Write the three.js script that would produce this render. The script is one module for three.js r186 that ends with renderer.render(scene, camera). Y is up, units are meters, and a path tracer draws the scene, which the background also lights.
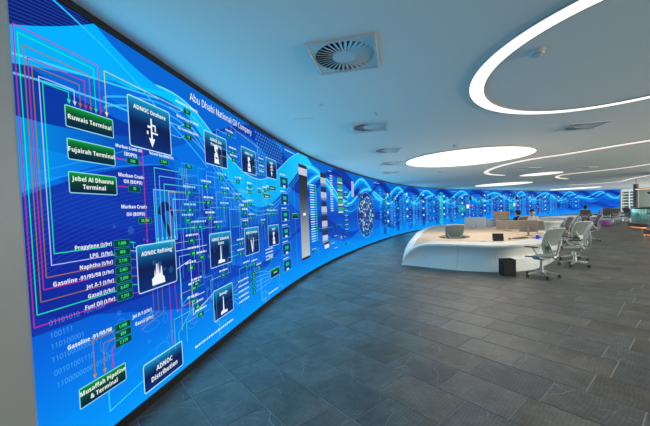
import * as THREE from 'three';
import { RectAreaLightUniformsLib } from 'three/addons/lights/RectAreaLightUniformsLib.js';
import { mergeGeometries } from 'three/addons/utils/BufferGeometryUtils.js';
import { RoundedBoxGeometry } from 'three/addons/geometries/RoundedBoxGeometry.js';
import { MarchingCubes } from 'three/addons/objects/MarchingCubes.js';

// ---------------------------------------------------------------- camera, sky, exposure
RectAreaLightUniformsLib.init();
const scene = new THREE.Scene();
const FOCAL = 311.8;                                             // focal length in pixels of a 650 x 426 frame
const camera = new THREE.PerspectiveCamera(2 * Math.atan(213 / FOCAL) * 180 / Math.PI, 650 / 426, 0.05, 200);
camera.position.set(0, 1.62, 0);
camera.rotation.order = 'YXZ';
camera.rotation.set(-0.034, 0, -0.0384);
camera.setViewOffset(650, 426, -1.25, -9, 650, 426);
scene.background = new THREE.Color(0xdfe6e8);                    // overcast daylight outside the windows
const renderer = new THREE.WebGLRenderer();
renderer.toneMapping = THREE.LinearToneMapping;
renderer.toneMappingExposure = 1.0;
renderer.shadowMap.enabled = true;

const CEIL = 3.11;
const LIGHT = { screen: 1.5, screenGlow: 1.0, disc: 3.3, ring: 5.4, ribbon: 4, window: 9.4, seen: 1.12 };

// ---------------------------------------------------------------- helpers
let seed = 20240611;
function rnd() { seed |= 0; seed = seed + 0x6D2B79F5 | 0; let t = Math.imul(seed ^ seed >>> 15, 1 | seed); t = t + Math.imul(t ^ t >>> 7, 61 | t) ^ t; return ((t ^ t >>> 14) >>> 0) / 4294967296; }
const rr = (a, b) => a + (b - a) * rnd();
const taken = new Map();
function numbered(name) { const n = taken.get(name) || 0; taken.set(name, n + 1); return n ? `${name}_${String(n).padStart(3, '0')}` : name; }
function tag(o, label, category, group) { o.userData.label = label; o.userData.category = category; if (group) o.userData.group = group; return o; }
function thing(name, label, category, [x, y, z] = [0, 0, 0], turn = 0, group) {
  const o = new THREE.Group(); o.name = numbered(name); o.position.set(x, y, z); o.rotation.y = turn; scene.add(o);
  return tag(o, label, category, group);
}
function part(name, geo, mat, parent) {
  const g = Array.isArray(geo) ? merge(geo) : geo;
  const m = new THREE.Mesh(g, mat); m.name = name; m.castShadow = m.receiveShadow = true; parent.add(m); return m;
}
function struct(name, geo, mat) { const m = part(name, geo, mat, scene); m.userData.kind = 'structure'; return m; }
function dup(root, [x, y, z], turn, label, group) {
  const r = root.clone(); r.name = numbered(root.name.replace(/_\d{3}$/, '')); r.position.set(x, y, z); r.rotation.set(0, turn, 0); scene.add(r);
  r.userData = { ...root.userData, label }; if (group) r.userData.group = group; return r;
}
function merge(list) { return mergeGeometries(list.map(g => { const q = g.index ? g.toNonIndexed() : g; for (const k of Object.keys(q.attributes)) if (!['position', 'normal', 'uv'].includes(k)) q.deleteAttribute(k); return q; })); }
function box(w, h, d, x = 0, y = 0, z = 0, r = 0) {
  const g = r ? new RoundedBoxGeometry(w, h, d, 2, Math.min(r, w / 2.01, h / 2.01, d / 2.01)) : new THREE.BoxGeometry(w, h, d);
  return g.translate(x, y, z);
}
function cyl(r0, r1, h, x = 0, y = 0, z = 0, n = 20) { return new THREE.CylinderGeometry(r0, r1, h, n).translate(x, y, z); }
function tube(pts, r, n = 24, k = 8, closed = false) { return new THREE.TubeGeometry(new THREE.CatmullRomCurve3(pts.map(p => new THREE.Vector3(...p)), closed), n, r, k, closed); }
function bar(a, b, w, h) {                                         // a box from a to b
  const A = new THREE.Vector3(...a), B = new THREE.Vector3(...b), g = new THREE.BoxGeometry(w, h, A.distanceTo(B));
  const m = new THREE.Matrix4().lookAt(B, A, new THREE.Vector3(0, 1, 0)).setPosition(A.clone().lerp(B, 0.5)); return g.applyMatrix4(m);
}
function surf(fn, nu, nv, closedU = false) {                       // a smooth grid surface; fn(u, v) gives [x, y, z]
  const P = [], U = [], I = [];
  for (let j = 0; j <= nv; j++) for (let i = 0; i <= nu; i++) { P.push(...fn(i / nu, j / nv)); U.push(i / nu, j / nv); }
  for (let j = 0; j < nv; j++) for (let i = 0; i < nu; i++) { const a = j * (nu + 1) + i, b = a + 1, c = a + nu + 1, d = c + 1; I.push(a, b, d, a, d, c); }
  const g = new THREE.BufferGeometry(); g.setAttribute('position', new THREE.Float32BufferAttribute(P, 3)); g.setAttribute('uv', new THREE.Float32BufferAttribute(U, 2)); g.setIndex(I); g.computeVertexNormals(); return g;
}
function slab(fn, nu, nv, th) {                                    // a grid surface with thickness along its normals
  const top = surf(fn, nu, nv), p = top.attributes.position, n = top.attributes.normal, bot = top.clone(), q = bot.attributes.position;
  for (let i = 0; i < q.count; i++) q.setXYZ(i, p.getX(i) - n.getX(i) * th, p.getY(i) - n.getY(i) * th, p.getZ(i) - n.getZ(i) * th);
  const idx = bot.index.array.slice(); for (let i = 0; i < idx.length; i += 3) { const t = idx[i]; idx[i] = idx[i + 1]; idx[i + 1] = t; } bot.setIndex(new THREE.BufferAttribute(idx, 1)); bot.computeVertexNormals();
  const W = nu + 1, loop = []; for (let i = 0; i < nu; i++) loop.push(i); for (let j = 0; j < nv; j++) loop.push(j * W + nu); for (let i = nu; i > 0; i--) loop.push(nv * W + i); for (let j = nv; j > 0; j--) loop.push(j * W);
  const P = []; loop.forEach((a, k) => { const b = loop[(k + 1) % loop.length]; const A = [p.getX(a), p.getY(a), p.getZ(a)], B = [p.getX(b), p.getY(b), p.getZ(b)], C = [q.getX(a), q.getY(a), q.getZ(a)], D = [q.getX(b), q.getY(b), q.getZ(b)]; P.push(...A, ...C, ...B, ...B, ...C, ...D); });
  const rim = new THREE.BufferGeometry(); rim.setAttribute('position', new THREE.Float32BufferAttribute(P, 3)); rim.setAttribute('uv', new THREE.Float32BufferAttribute(new Float32Array(P.length / 3 * 2), 2)); rim.computeVertexNormals();
  return merge([top, bot, rim]);
}
function flatShape(outer, holes, depth, y) {                       // plan polygon [[x, z]...] made into a plate hanging down from y
  const s = new THREE.Shape(outer.map(p => new THREE.Vector2(...p))); for (const h of holes) s.holes.push(new THREE.Path(h.map(p => new THREE.Vector2(...p))));
  return new THREE.ExtrudeGeometry(s, { depth, bevelEnabled: false, curveSegments: 12 }).rotateX(Math.PI / 2).translate(0, y, 0);
}
const circle = (cx, cz, r, n = 72) => Array.from({ length: n }, (_, i) => [cx + r * Math.cos(i / n * 2 * Math.PI), cz + r * Math.sin(i / n * 2 * Math.PI)]);
function areaLight(color, intensity, w, h, pos, target) {
  const l = new THREE.RectAreaLight(color, intensity, w, h); l.position.set(...pos); l.lookAt(...target); scene.add(l); return l;
}
const std = (o) => new THREE.MeshStandardMaterial(o);
function canvasTex(w, h, draw, srgb = true) {
  const c = document.createElement('canvas'); c.width = w; c.height = h; draw(c.getContext('2d'), w, h);
  const t = new THREE.CanvasTexture(c); if (srgb) t.colorSpace = THREE.SRGBColorSpace; t.wrapS = t.wrapT = THREE.RepeatWrapping; return t;
}
function noiseTex(n, base, spread, cells, srgb = true) {            // layered value noise round a grey level
  const lay = cells.map(c => Array.from({ length: c * c }, () => rnd() - 0.5)), d = new Uint8Array(n * n * 4);
  for (let y = 0; y < n; y++) for (let x = 0; x < n; x++) {
    let v = 0; lay.forEach((L, k) => { const c = cells[k], fx = x / n * c, fy = y / n * c, x0 = Math.floor(fx), y0 = Math.floor(fy), a = fx - x0, b = fy - y0, sx = a * a * (3 - 2 * a), sy = b * b * (3 - 2 * b), g = (i, j) => L[(j % c) * c + (i % c)]; v += (g(x0, y0) * (1 - sx) + g(x0 + 1, y0) * sx) * (1 - sy) + (g(x0, y0 + 1) * (1 - sx) + g(x0 + 1, y0 + 1) * sx) * sy; });
    const q = Math.max(0, Math.min(255, base + v * spread)); d.set([q, q, q, 255], (y * n + x) * 4);
  }
  const t = new THREE.DataTexture(d, n, n); t.magFilter = THREE.LinearFilter; t.wrapS = t.wrapT = THREE.RepeatWrapping; if (srgb) t.colorSpace = THREE.SRGBColorSpace; t.needsUpdate = true; return t;
}

// ---------------------------------------------------------------- the curved wall line (metres along it, heading by length)
const KN = [0, 2, 4, 7, 10, 14, 19, 25, 32, 42, 62], HD = [.1896, .164, .186, .3, .3917, .4435, .5422, .7442, .985, .93, 1.33];
const heading = (s) => { if (s <= 0) return HD[0]; for (let i = 1; i < KN.length; i++) if (s <= KN[i]) { const t = (s - KN[i - 1]) / (KN[i] - KN[i - 1]); return HD[i - 1] + (HD[i] - HD[i - 1]) * t; } return HD[HD.length - 1]; };
const WX = [], WZ = [], DS = 0.05; { let x = -1.8, z = -1.5; for (let i = 0; i <= 1290; i++) { WX.push(x); WZ.push(z); const h = heading(i * DS); x += Math.sin(h) * DS; z -= Math.cos(h) * DS; } }
function wallAt(s, off = 0) { const f = Math.max(0, Math.min(1289.999, s / DS)), i = Math.floor(f), t = f - i, h = heading(s); return [WX[i] + (WX[i + 1] - WX[i]) * t + Math.cos(h) * off, WZ[i] + (WZ[i + 1] - WZ[i]) * t + Math.sin(h) * off]; }
function sweep(s0, s1, y0, y1, o0, o1, n) {                        // a bar of rectangular section along the wall line
  const sec = [[o1, y0], [o1, y1], [o0, y1], [o0, y0], [o1, y0]], gs = [];
  for (let k = 0; k < 4; k++) gs.push(surf((u, v) => { const o = sec[k][0] + (sec[k + 1][0] - sec[k][0]) * v, y = sec[k][1] + (sec[k + 1][1] - sec[k][1]) * v, [x, z] = wallAt(s0 + (s1 - s0) * u, o); return [x, y, z]; }, n, 1));
  for (const [s, f] of [[s0, 1], [s1, -1]]) gs.push(surf((u, v) => { const [x, z] = wallAt(s, f > 0 ? o0 + (o1 - o0) * u : o1 + (o0 - o1) * u); return [x, y0 + (y1 - y0) * v, z]; }, 1, 1));
  return merge(gs);
}

// ---------------------------------------------------------------- materials of the setting
const M = {
  ceiling: std({ color: 0xdde4e2, roughness: 0.9 }),
  wall: std({ color: 0xc4c4bf, roughness: 0.85 }),
  grout: std({ color: 0x8b8f90, roughness: 0.9 }),
  frameBlack: std({ color: 0x08090a, roughness: 0.5 }),
  column: std({ color: 0x9a9f9f, roughness: 0.42, metalness: 0.3 }),
  lamp: std({ color: 0xf4f1ea, roughness: 0.6, emissive: 0xfff3e6, emissiveIntensity: LIGHT.seen }),
  ribbon: std({ color: 0xefe6e0, roughness: 0.6, emissive: 0xffece2, emissiveIntensity: 0.8 }),
  lampTrim: std({ color: 0xa4aaac, roughness: 0.6 }),
  ventWhite: std({ color: 0xc5cbcd, roughness: 0.55 }),
  duct: std({ color: 0x8b9194, roughness: 0.6, metalness: 0.3, side: THREE.DoubleSide }),
  ventDark: std({ color: 0x6c7274, roughness: 0.8 }),
  hullWhite: std({ color: 0xdadfdd, roughness: 0.45 }),
  beige: std({ color: 0xc2b098, roughness: 0.55 }),
  black: std({ color: 0x090b0c, roughness: 0.6 }),
  darkPlastic: std({ color: 0x1a1c1f, roughness: 0.45 }),
  chairFrame: std({ color: 0xa9b0ae, roughness: 0.4, metalness: 0.35 }),
  chairMesh: std({ color: 0x93a09b, roughness: 0.8, map: null }),
  chairTan: std({ color: 0x857b73, roughness: 0.8 }),
  chrome: std({ color: 0xc8ccce, roughness: 0.22, metalness: 0.95 }),
  silver: std({ color: 0xa7a39c, roughness: 0.42, metalness: 0.4 }),
  taupe: std({ color: 0x8f857b, roughness: 0.55 }),
};
M.hullWhite.roughnessMap = noiseTex(64, 200, 60, [4, 9, 17], false);
{ // woven chair mesh
  const t = canvasTex(128, 128, (c) => { c.fillStyle = '#fff'; c.fillRect(0, 0, 128, 128); c.fillStyle = 'rgba(70,80,78,.55)'; for (let y = 0; y < 128; y += 8) c.fillRect(0, y, 128, 3); c.fillStyle = 'rgba(90,100,98,.35)'; for (let x = 0; x < 128; x += 16) c.fillRect(x, 0, 4, 128); });
  t.repeat.set(4, 6); M.chairMesh.map = t; M.chairTan.map = t;
}
{ const t = canvasTex(512, 512, (c, w, h) => { c.fillStyle = '#fff'; c.fillRect(0, 0, w, h); for (let i = 0; i < 900; i++) { c.strokeStyle = `rgba(${120 + rnd() * 60 | 0},${95 + rnd() * 50 | 0},70,${0.05 + rnd() * 0.12})`; c.lineWidth = 0.6 + rnd() * 1.6; const y = rnd() * h; c.beginPath(); c.moveTo(rnd() * w, y); c.lineTo(rnd() * w, y + rr(-4, 4)); c.stroke(); } }); t.repeat.set(6, 2); M.beige.map = t; }

// ---------------------------------------------------------------- floor: slate tiles on a slab
const LX = -0.633, LZ = -0.774, CX = 0.774, CZ = -0.633;           // long joint direction and across it, in plan (x, z)
const ROW = 0.4265, ROW0 = -0.093, TL = 0.585;
function slateTex(tone, veins) {
  const n = 1024, cells = [3, 7, 19, 61], lay = cells.map(c => Array.from({ length: c * c }, () => rnd() - 0.5)), amp = [26, 18, 14, 12], d = new Uint8ClampedArray(n * n * 4);
  for (let y = 0; y < n; y++) for (let x = 0; x < n; x++) {
    let v = 0; for (let k = 0; k < 4; k++) { const c = cells[k], L = lay[k], fx = x / n * c, fy = y / n * c, x0 = fx | 0, y0 = fy | 0, a = fx - x0, b = fy - y0, sx = a * a * (3 - 2 * a), sy = b * b * (3 - 2 * b), x1 = (x0 + 1) % c, y1 = (y0 + 1) % c; v += amp[k] * ((L[y0 * c + x0] * (1 - sx) + L[y0 * c + x1] * sx) * (1 - sy) + (L[y1 * c + x0] * (1 - sx) + L[y1 * c + x1] * sx) * sy); }
    v += (rnd() - 0.5) * 22 + 5 * Math.sin((x * 0.9 + 10 * Math.sin(y * 0.013)) * 0.35);
    const i = (y * n + x) * 4; d[i] = tone[0] + v; d[i + 1] = tone[1] + v; d[i + 2] = tone[2] + v * 0.95; d[i + 3] = 255;
  }
  const c = document.createElement('canvas'); c.width = c.height = n; const x = c.getContext('2d'); const im = x.createImageData(n, n); im.data.set(d); x.putImageData(im, 0, 0);
  x.lineCap = 'round';
  for (let k = 0; k < veins; k++) {                                 // pale scratches and quartz veins
    let px = rnd() * n, py = rnd() * n, a = rnd() * 6.28; x.strokeStyle = `rgba(205,208,204,${0.15 + rnd() * 0.5})`; x.lineWidth = 0.8 + rnd() * 2.2; x.beginPath(); x.moveTo(px, py);
    const m = 3 + rnd() * 9 | 0; for (let i = 0; i < m; i++) { a += rr(-0.35, 0.35); px += Math.cos(a) * 18; py += Math.sin(a) * 18; x.lineTo(px, py); } x.stroke();
  }
  for (let k = 0; k < 9; k++) { x.fillStyle = `rgba(120,92,62,${0.05 + rnd() * 0.09})`; x.beginPath(); x.ellipse(rnd() * n, rnd() * n, 30 + rnd() * 110, 15 + rnd() * 50, rnd() * 3, 0, 6.3); x.fill(); }
  const t = new THREE.CanvasTexture(c); t.colorSpace = THREE.SRGBColorSpace; t.wrapS = t.wrapT = THREE.RepeatWrapping; return t;
}
const slateA = slateTex([85, 87, 86], 60), slateB = slateTex([81, 84, 84], 40), slateC = slateTex([88, 86, 82], 50);
const slateBump = noiseTex(512, 128, 120, [9, 41, 120, 250], false);
const slateMats = [slateA, slateA, slateB, slateC].map((t, i) => std({ map: t, bumpMap: slateBump, bumpScale: 0.0015, roughness: [0.5, 0.45, 0.52, 0.5][i], color: [0xf6f6f4, 0xf0f1f1, 0xffffff, 0xf2f0ec][i] }));
function tileGeo(len, wid, ou, ov) {
  const a = len / 2, b = wid / 2, c = 0.0025, h = 0.014, P = [], U = [];
  const quad = (p, q, r, s) => { for (const t of [p, q, r, p, r, s]) { P.push(...t); U.push((t[0] + ou) / 1.5, (t[2] + ov) / 1.5); } };
  const T = [[-a + c, 0, -b + c], [-a + c, 0, b - c], [a - c, 0, b - c], [a - c, 0, -b + c]], K = [[-a, -c, -b], [-a, -c, b], [a, -c, b], [a, -c, -b]], B = K.map(p => [p[0], -h, p[2]]);
  quad(...T); for (let i = 0; i < 4; i++) { const j = (i + 1) % 4; quad(T[i], K[i], K[j], T[j]); quad(K[i], B[i], B[j], K[j]); }
  const g = new THREE.BufferGeometry(); g.setAttribute('position', new THREE.Float32BufferAttribute(P, 3)); g.setAttribute('uv', new THREE.Float32BufferAttribute(U, 2)); g.computeVertexNormals(); return g;
}
const ROOM = []; for (let s = 0; s <= 63.5; s += 0.5) ROOM.push(wallAt(s, -0.15));
const roomPoly = [[-2.45, 5], [-2.45, -1.3], ...ROOM.slice(1), [43.2, -43.35], [46.4, -38.3], [9, 5]];
function inside(x, z, m = 0) { // in the room, with a margin to the curved wall
  if (z > 4.9) return false; const t = (5 - z) / 43.3; if (x > 9 + 37.4 * t - m) return false;
  if (z > -1.5) return x > -2.4; let best = 1e9, bi = 0; for (let i = 0; i < WX.length; i += 4) { const d = (WX[i] - x) ** 2 + (WZ[i] - z) ** 2; if (d < best) { best = d; bi = i; } }
  const h = heading(bi * DS); return (x - WX[bi]) * Math.cos(h) + (z - WZ[bi]) * Math.sin(h) > m && z > -42;
}
const floor = new THREE.Group(); floor.name = 'floor'; floor.userData.kind = 'structure'; scene.add(floor);
part('slab', flatShape(roomPoly, [], 0.2, -0.0035), M.grout, floor);
{
  const cand = []; const rowShift = { 4: 1.73, 5: 1.27, 3: 1.98, 7: 0.87, 8: 0.65, 10: 0.69, 6: 0.95 };
  for (let k = -40; k < 130; k++) {
    const off = rowShift[k] !== undefined ? rowShift[k] : rnd() * TL, b = ROW0 + (k + 0.5) * ROW;
    for (let j = -90; j < 110; j++) {
      const a = off + (j + 0.5) * TL, x = a * LX + b * CX, z = a * LZ + b * CZ; if (z < -26 || z > 4.5) continue;
      if (!inside(x, z, z > -6 ? -0.25 : -0.2)) continue;
      cand.push([x, z, Math.hypot(x, z)]);
    }
  }
  const turn = Math.atan2(-LZ, LX), seen = (t) => t[1] < -1.7 && Math.abs(t[0]) < -t[1] * 1.08 + 0.4;
  cand.sort((p, q) => (seen(q) - seen(p)) || p[2] - q[2]);
  const geos = Array.from({ length: 14 }, () => tileGeo(TL - 0.007, ROW - 0.007, rnd() * 1.5, rnd() * 1.5)), rest = [[], [], [], []];
  cand.forEach(([x, z], i) => {
    const mi = Math.floor(rnd() * 4), g = geos[Math.floor(rnd() * 14)], flip = rnd() < 0.5 ? Math.PI : 0, dy = rr(-0.0006, 0.0006);
    if (i < 300) { const m = part('slate_tile', g, slateMats[mi], floor); m.position.set(x, dy, z); m.rotation.y = turn + flip; }
    else rest[mi].push(g.clone().applyMatrix4(new THREE.Matrix4().makeRotationY(turn + flip).setPosition(x, dy, z)));
  });
  rest.forEach((l, i) => { const m = part('slate_tile_field', mergeGeometries(l), slateMats[i], floor); m.userData.kind = 'stuff'; });
}

// ---------------------------------------------------------------- ceiling and walls
const VENTS = [[0.235, -3.05, -0.22], [0.84, -5.65, -0.19], [1.6, -7.93, -0.05], [5.1, -6.2, -0.22], [2.18, -10.19, -0.05], [2.7, -12.7, -0.1], [8.6, -13.2, 0.2], [11.6, -13.9, 0.3]];
struct('ceiling', flatShape(roomPoly, VENTS.map(([x, z]) => circle(x, z, 0.289, 40)), 0.2, CEIL + 0.2), M.ceiling);
struct('wall_left', sweep(0, 63.2, 0, CEIL, -0.4, -0.13, 160), M.wall);
struct('wall_entry', box(0.2, CEIL, 6.2, -2.45, CEIL / 2, 1.9), M.wall);
struct('wall_back', box(11.6, CEIL, 0.2, 3.3, CEIL / 2, 5.1), M.wall);
struct('wall_far', [bar([40.9, CEIL / 2, -43.4], [43.2, CEIL / 2, -43.3], 0.2, CEIL), bar([43.2, CEIL / 2, -43.3], [46.6, CEIL / 2, -38.2], 0.2, CEIL)], std({ color: 0x8d9a98, roughness: 0.8 }));
{ // right wall: a window front with piers
  const A = [9, 5], B = [46.4, -38.3], len = Math.hypot(B[0] - A[0], B[1] - A[1]), ux = (B[0] - A[0]) / len, uz = (B[1] - A[1]) / len, nx = uz, nz = -ux; // n points into the room
  const P = (t, y, o = 0) => [A[0] + ux * t + nx * o, y, A[1] + uz * t + nz * o];
  const N = 9, w = len / N, gs = [bar(P(0, 0.2), P(len, 0.2), 0.24, 0.4), bar(P(0, 2.93), P(len, 2.93), 0.24, 0.36)];
  for (let i = 0; i <= N; i++) gs.push(bar(P(Math.max(0, i * w - 0.3), 1.575), P(Math.min(len, i * w + 0.3), 1.575), 0.24, 2.35));
  struct('wall_right', gs, M.wall);
  const glass = new THREE.MeshPhysicalMaterial({ color: 0xffffff, roughness: 0.02, transmission: 1, thickness: 0, ior: 1.45 }), alu = std({ color: 0x8a8f92, roughness: 0.4, metalness: 0.6 });
  for (let i = 0; i < N; i++) {
    const t0 = i * w + 0.3, t1 = (i + 1) * w - 0.3, g = new THREE.Group(); g.name = `window_${i + 1}`; g.userData.kind = 'structure'; scene.add(g);
    part('window_frame', [bar(P(t0, 0.43), P(t1, 0.43), 0.08, 0.06), bar(P(t0, 2.72), P(t1, 2.72), 0.08, 0.06), bar(P(t0, 1.575), P(t0 + 0.05, 1.575), 0.08, 2.3), bar(P(t1 - 0.05, 1.575), P(t1, 1.575), 0.08, 2.3), bar(P((t0 + t1) / 2 - 0.03, 1.575), P((t0 + t1) / 2 + 0.03, 1.575), 0.08, 2.3)], alu, g);
    part('pane', bar(P(t0 + 0.04, 1.575), P((t0 + t1) / 2 - 0.03, 1.575), 0.006, 2.26), glass, g); part('pane', bar(P((t0 + t1) / 2 + 0.03, 1.575), P(t1 - 0.04, 1.575), 0.006, 2.26), glass, g);
    const c = P((t0 + t1) / 2, 1.575, 0.16); areaLight(0xfbf3e4, LIGHT.window, t1 - t0, 2.2, c, [c[0] + nx, c[1], c[2] + nz]);
  }
}
{ // brushed metal end column beside the video wall
  const g = box(0.5, CEIL, 0.62, -1.942, CEIL / 2, -1.465, 0.05);
  struct('trim_1', g, M.column);
}

// ---------------------------------------------------------------- what the video wall shows
const SB = 0.075, ST = 3.055, SH = ST - SB;
function screenPicture(s0, s1, W, H) {
  return canvasTex(W, H, (c) => {
    const kx = W / (s1 - s0), ky = H / SH;
    c.setTransform(kx / 100, 0, 0, ky / 100, -s0 * kx, 0);          // centimetres along the wall, centimetres down from the top
    const X = (s) => s * 100, Y = (y) => (ST - y) * 100, vis = (a, b) => b >= s0 && a <= s1;
    let sd = 977; const rn = () => { sd = (sd * 16807) % 2147483647; return sd / 2147483647; };
    // ground colour
    let g = c.createLinearGradient(0, 0, 0, SH * 100); g.addColorStop(0, '#0468d4'); g.addColorStop(0.3, '#0464d8'); g.addColorStop(0.55, s0 > 12 ? '#0652c8' : '#0848bc'); g.addColorStop(0.75, '#0468e0'); g.addColorStop(1, '#009cff'); c.fillStyle = g; c.fillRect(X(s0), 0, X(s1 - s0), SH * 100);
    // flowing ribbons
    const PER = 5.7, ribbon = (ph, mid, amp, th, col, a, b, per = PER) => { c.fillStyle = col; c.beginPath(); const n = Math.ceil((b - a) / 0.08); for (let i = 0; i <= n; i++) { const s = a + (b - a) * i / n, y = mid + amp * Math.cos(2 * Math.PI * (s - ph) / per); i ? c.lineTo(X(s), Y(y)) : c.moveTo(X(s), Y(y)); } for (let i = n; i >= 0; i--) { const s = a + (b - a) * i / n, y = mid - 0.02 + amp * 0.86 * Math.cos(2 * Math.PI * (s - ph + 0.12) / per) - th * (0.55 + 0.45 * Math.cos(2 * Math.PI * (s - ph - 1.4) / per)); c.lineTo(X(s), Y(y)); } c.fill(); };
    const A = Math.max(s0 - 1, 0), B = s1 + 1;
    ribbon(4.1, 2.75, 0.35, 0.5, 'rgba(8,28,130,.6)', A, B);
    ribbon(6.8, 2.42, 0.5, 0.5, 'rgba(0,125,240,.5)', A, B, 5.8);
    ribbon(4.3, 2.1, 0.4, 0.28, 'rgba(0,140,250,.45)', A, B);
    ribbon(0.2, 1.15, 0.35, 0.5, 'rgba(16,26,140,.45)', A, B, 7.3);
    ribbon(3.2, 0.55, 0.2, 0.4, 'rgba(0,150,255,.35)', A, B, 6.1);
    const wave = (ph, mid, amp, w, col, a, per = 5.8) => { c.strokeStyle = col; c.lineWidth = w; c.beginPath(); for (let q = Math.max(A, a); q <= B; q += 0.1) { const y = mid + amp * Math.cos(2 * Math.PI * (q - ph) / per) + 0.08 * Math.sin(q * 1.7); q === Math.max(A, a) ? c.moveTo(X(q), Y(y)) : c.lineTo(X(q), Y(y)); } c.stroke(); };
    wave(7.6, 2.05, 0.42, 26, 'rgba(0,120,235,.55)', 6.6); wave(6.9, 2.42, 0.42, 24, 'rgba(0,165,255,.75)', 6.6); wave(6.8, 2.46, 0.42, 10, 'rgba(70,230,255,.9)', 6.6); wave(7.7, 2.25, 0.34, 16, 'rgba(0,185,255,.75)', 6.6); wave(7.8, 2.27, 0.34, 5, 'rgba(140,245,255,.8)', 6.6); wave(9.4, 2.5, 0.35, 18, 'rgba(6,30,140,.55)', 6.6); wave(8.2, 1.9, 0.3, 6, 'rgba(40,190,255,.55)', 9);
    // the broad bright sweep behind the cards
    if (vis(0.8, 7.4)) { const up = [[.86, 2.70], [1.5, 2.88], [2.0, 2.86], [2.5, 2.62], [3.0, 2.35], [3.6, 2.2], [4.2, 2.22], [4.9, 2.5], [5.6, 2.85], [6.3, 3.1], [7.0, 3.12]], lo = [[7.2, 2.9], [6.6, 2.86], [5.6, 2.3], [4.8, 1.92], [4.1, 1.72], [3.5, 1.76], [2.9, 2.05], [2.4, 2.38], [2.0, 2.72], [1.5, 2.80], [.86, 2.62]]; const sm = (pts) => { for (let i = 1; i < pts.length; i++) { const [a, b] = pts[i - 1], [d, e] = pts[i]; c.quadraticCurveTo(X(a), Y(b), X((a + d) / 2), Y((b + e) / 2)); } };
      const gr = c.createLinearGradient(X(0.9), 0, X(7), 0); gr.addColorStop(0, 'rgba(0,205,255,.95)'); gr.addColorStop(0.3, 'rgba(0,196,255,.9)'); gr.addColorStop(0.6, 'rgba(0,190,255,.9)'); gr.addColorStop(1, 'rgba(40,215,255,.95)'); c.fillStyle = gr; c.beginPath(); c.moveTo(X(.86), Y(2.7)); sm(up); c.lineTo(X(7.2), Y(2.9)); sm(lo); c.closePath(); c.fill();
      c.strokeStyle = 'rgba(150,245,255,.8)'; c.lineWidth = 1.6; c.beginPath(); c.moveTo(X(.86), Y(2.7)); sm(up); c.stroke(); c.strokeStyle = 'rgba(90,220,255,.6)'; for (let k = 1; k < 3; k++) { c.beginPath(); c.moveTo(X(.9), Y(2.6 - k * 0.07)); sm(lo.slice().reverse().map(([a, b]) => [a, b - k * 0.07])); c.stroke(); } }
    // first metre: dark ruled corner and crossing bands
    if (vis(0, 1.6)) {
      c.fillStyle = '#0b1f72'; c.beginPath(); c.moveTo(X(0.2), Y(3.06)); c.lineTo(X(0.85), Y(3.06)); c.lineTo(X(0.55), Y(2.86)); c.lineTo(X(0.2), Y(2.7)); c.fill();
      c.strokeStyle = 'rgba(40,90,200,.8)'; c.lineWidth = 0.5; for (let k = 0; k < 14; k++) { c.beginPath(); c.moveTo(X(0.2), Y(3.04 - k * 0.024)); c.lineTo(X(0.8), Y(3.10 - k * 0.02)); c.stroke(); }
      c.fillStyle = '#00b0ff'; c.beginPath(); c.moveTo(X(0.2), Y(2.7)); c.quadraticCurveTo(X(0.5), Y(2.82), X(0.85), Y(3.06)); c.lineTo(X(1.0), Y(2.98)); c.quadraticCurveTo(X(1.3), Y(2.86), X(1.6), Y(2.84)); c.quadraticCurveTo(X(0.8), Y(2.66), X(0.2), Y(2.5)); c.fill();
      c.strokeStyle = 'rgba(70,215,255,.9)'; c.lineWidth = 1.5; for (const [y0, y1] of [[2.57, 2.74], [2.46, 2.5]]) { c.beginPath(); c.moveTo(X(0.2), Y(y0)); c.quadraticCurveTo(X(0.7), Y(y0 + 0.07), X(1.5), Y(y1)); c.stroke(); }
      { const q = c.createLinearGradient(X(0.2), 0, X(1.2), 0); q.addColorStop(0, 'rgba(0,175,255,.85)'); q.addColorStop(1, 'rgba(0,120,235,.25)'); c.fillStyle = q; c.beginPath(); c.moveTo(X(0.2), Y(2.24)); c.quadraticCurveTo(X(0.7), Y(2.2), X(1.3), Y(2.34)); c.lineTo(X(1.3), Y(2.2)); c.quadraticCurveTo(X(0.7), Y(2.0), X(0.2), Y(1.74)); c.fill(); c.strokeStyle = 'rgba(40,150,255,.8)'; c.lineWidth = 0.8; c.beginPath(); c.moveTo(X(0.2), Y(1.85)); c.lineTo(X(1.3), Y(2.26)); c.moveTo(X(0.2), Y(1.78)); c.quadraticCurveTo(X(0.8), Y(2.04), X(1.5), Y(2.12)); c.stroke(); }
      c.strokeStyle = '#27c8ff'; c.lineWidth = 1.3; c.beginPath(); c.moveTo(X(0.5), Y(3.06)); c.quadraticCurveTo(X(1.1), Y(2.9), X(1.5), Y(2.62)); c.quadraticCurveTo(X(2), Y(2.4), X(2.3), Y(2.2)); c.stroke();
    }
    if (vis(0.3, 2.4)) { c.fillStyle = 'rgba(18,34,150,.7)'; c.beginPath(); c.moveTo(X(0.2), Y(1.72)); c.quadraticCurveTo(X(0.8), Y(2.02), X(1.5), Y(2.12)); c.quadraticCurveTo(X(2.2), Y(2.0), X(2.4), Y(1.5)); c.lineTo(X(2.2), Y(0.95)); c.lineTo(X(0.2), Y(0.95)); c.fill(); c.strokeStyle = 'rgba(40,80,210,.6)'; c.lineWidth = 0.5; for (let k = 0; k < 16; k++) { c.beginPath(); c.moveTo(X(0.3), Y(1.7 - k * 0.03)); c.quadraticCurveTo(X(0.9), Y(2.0 - k * 0.03), X(1.7), Y(2.06 - k * 0.035)); c.stroke(); } }
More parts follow.
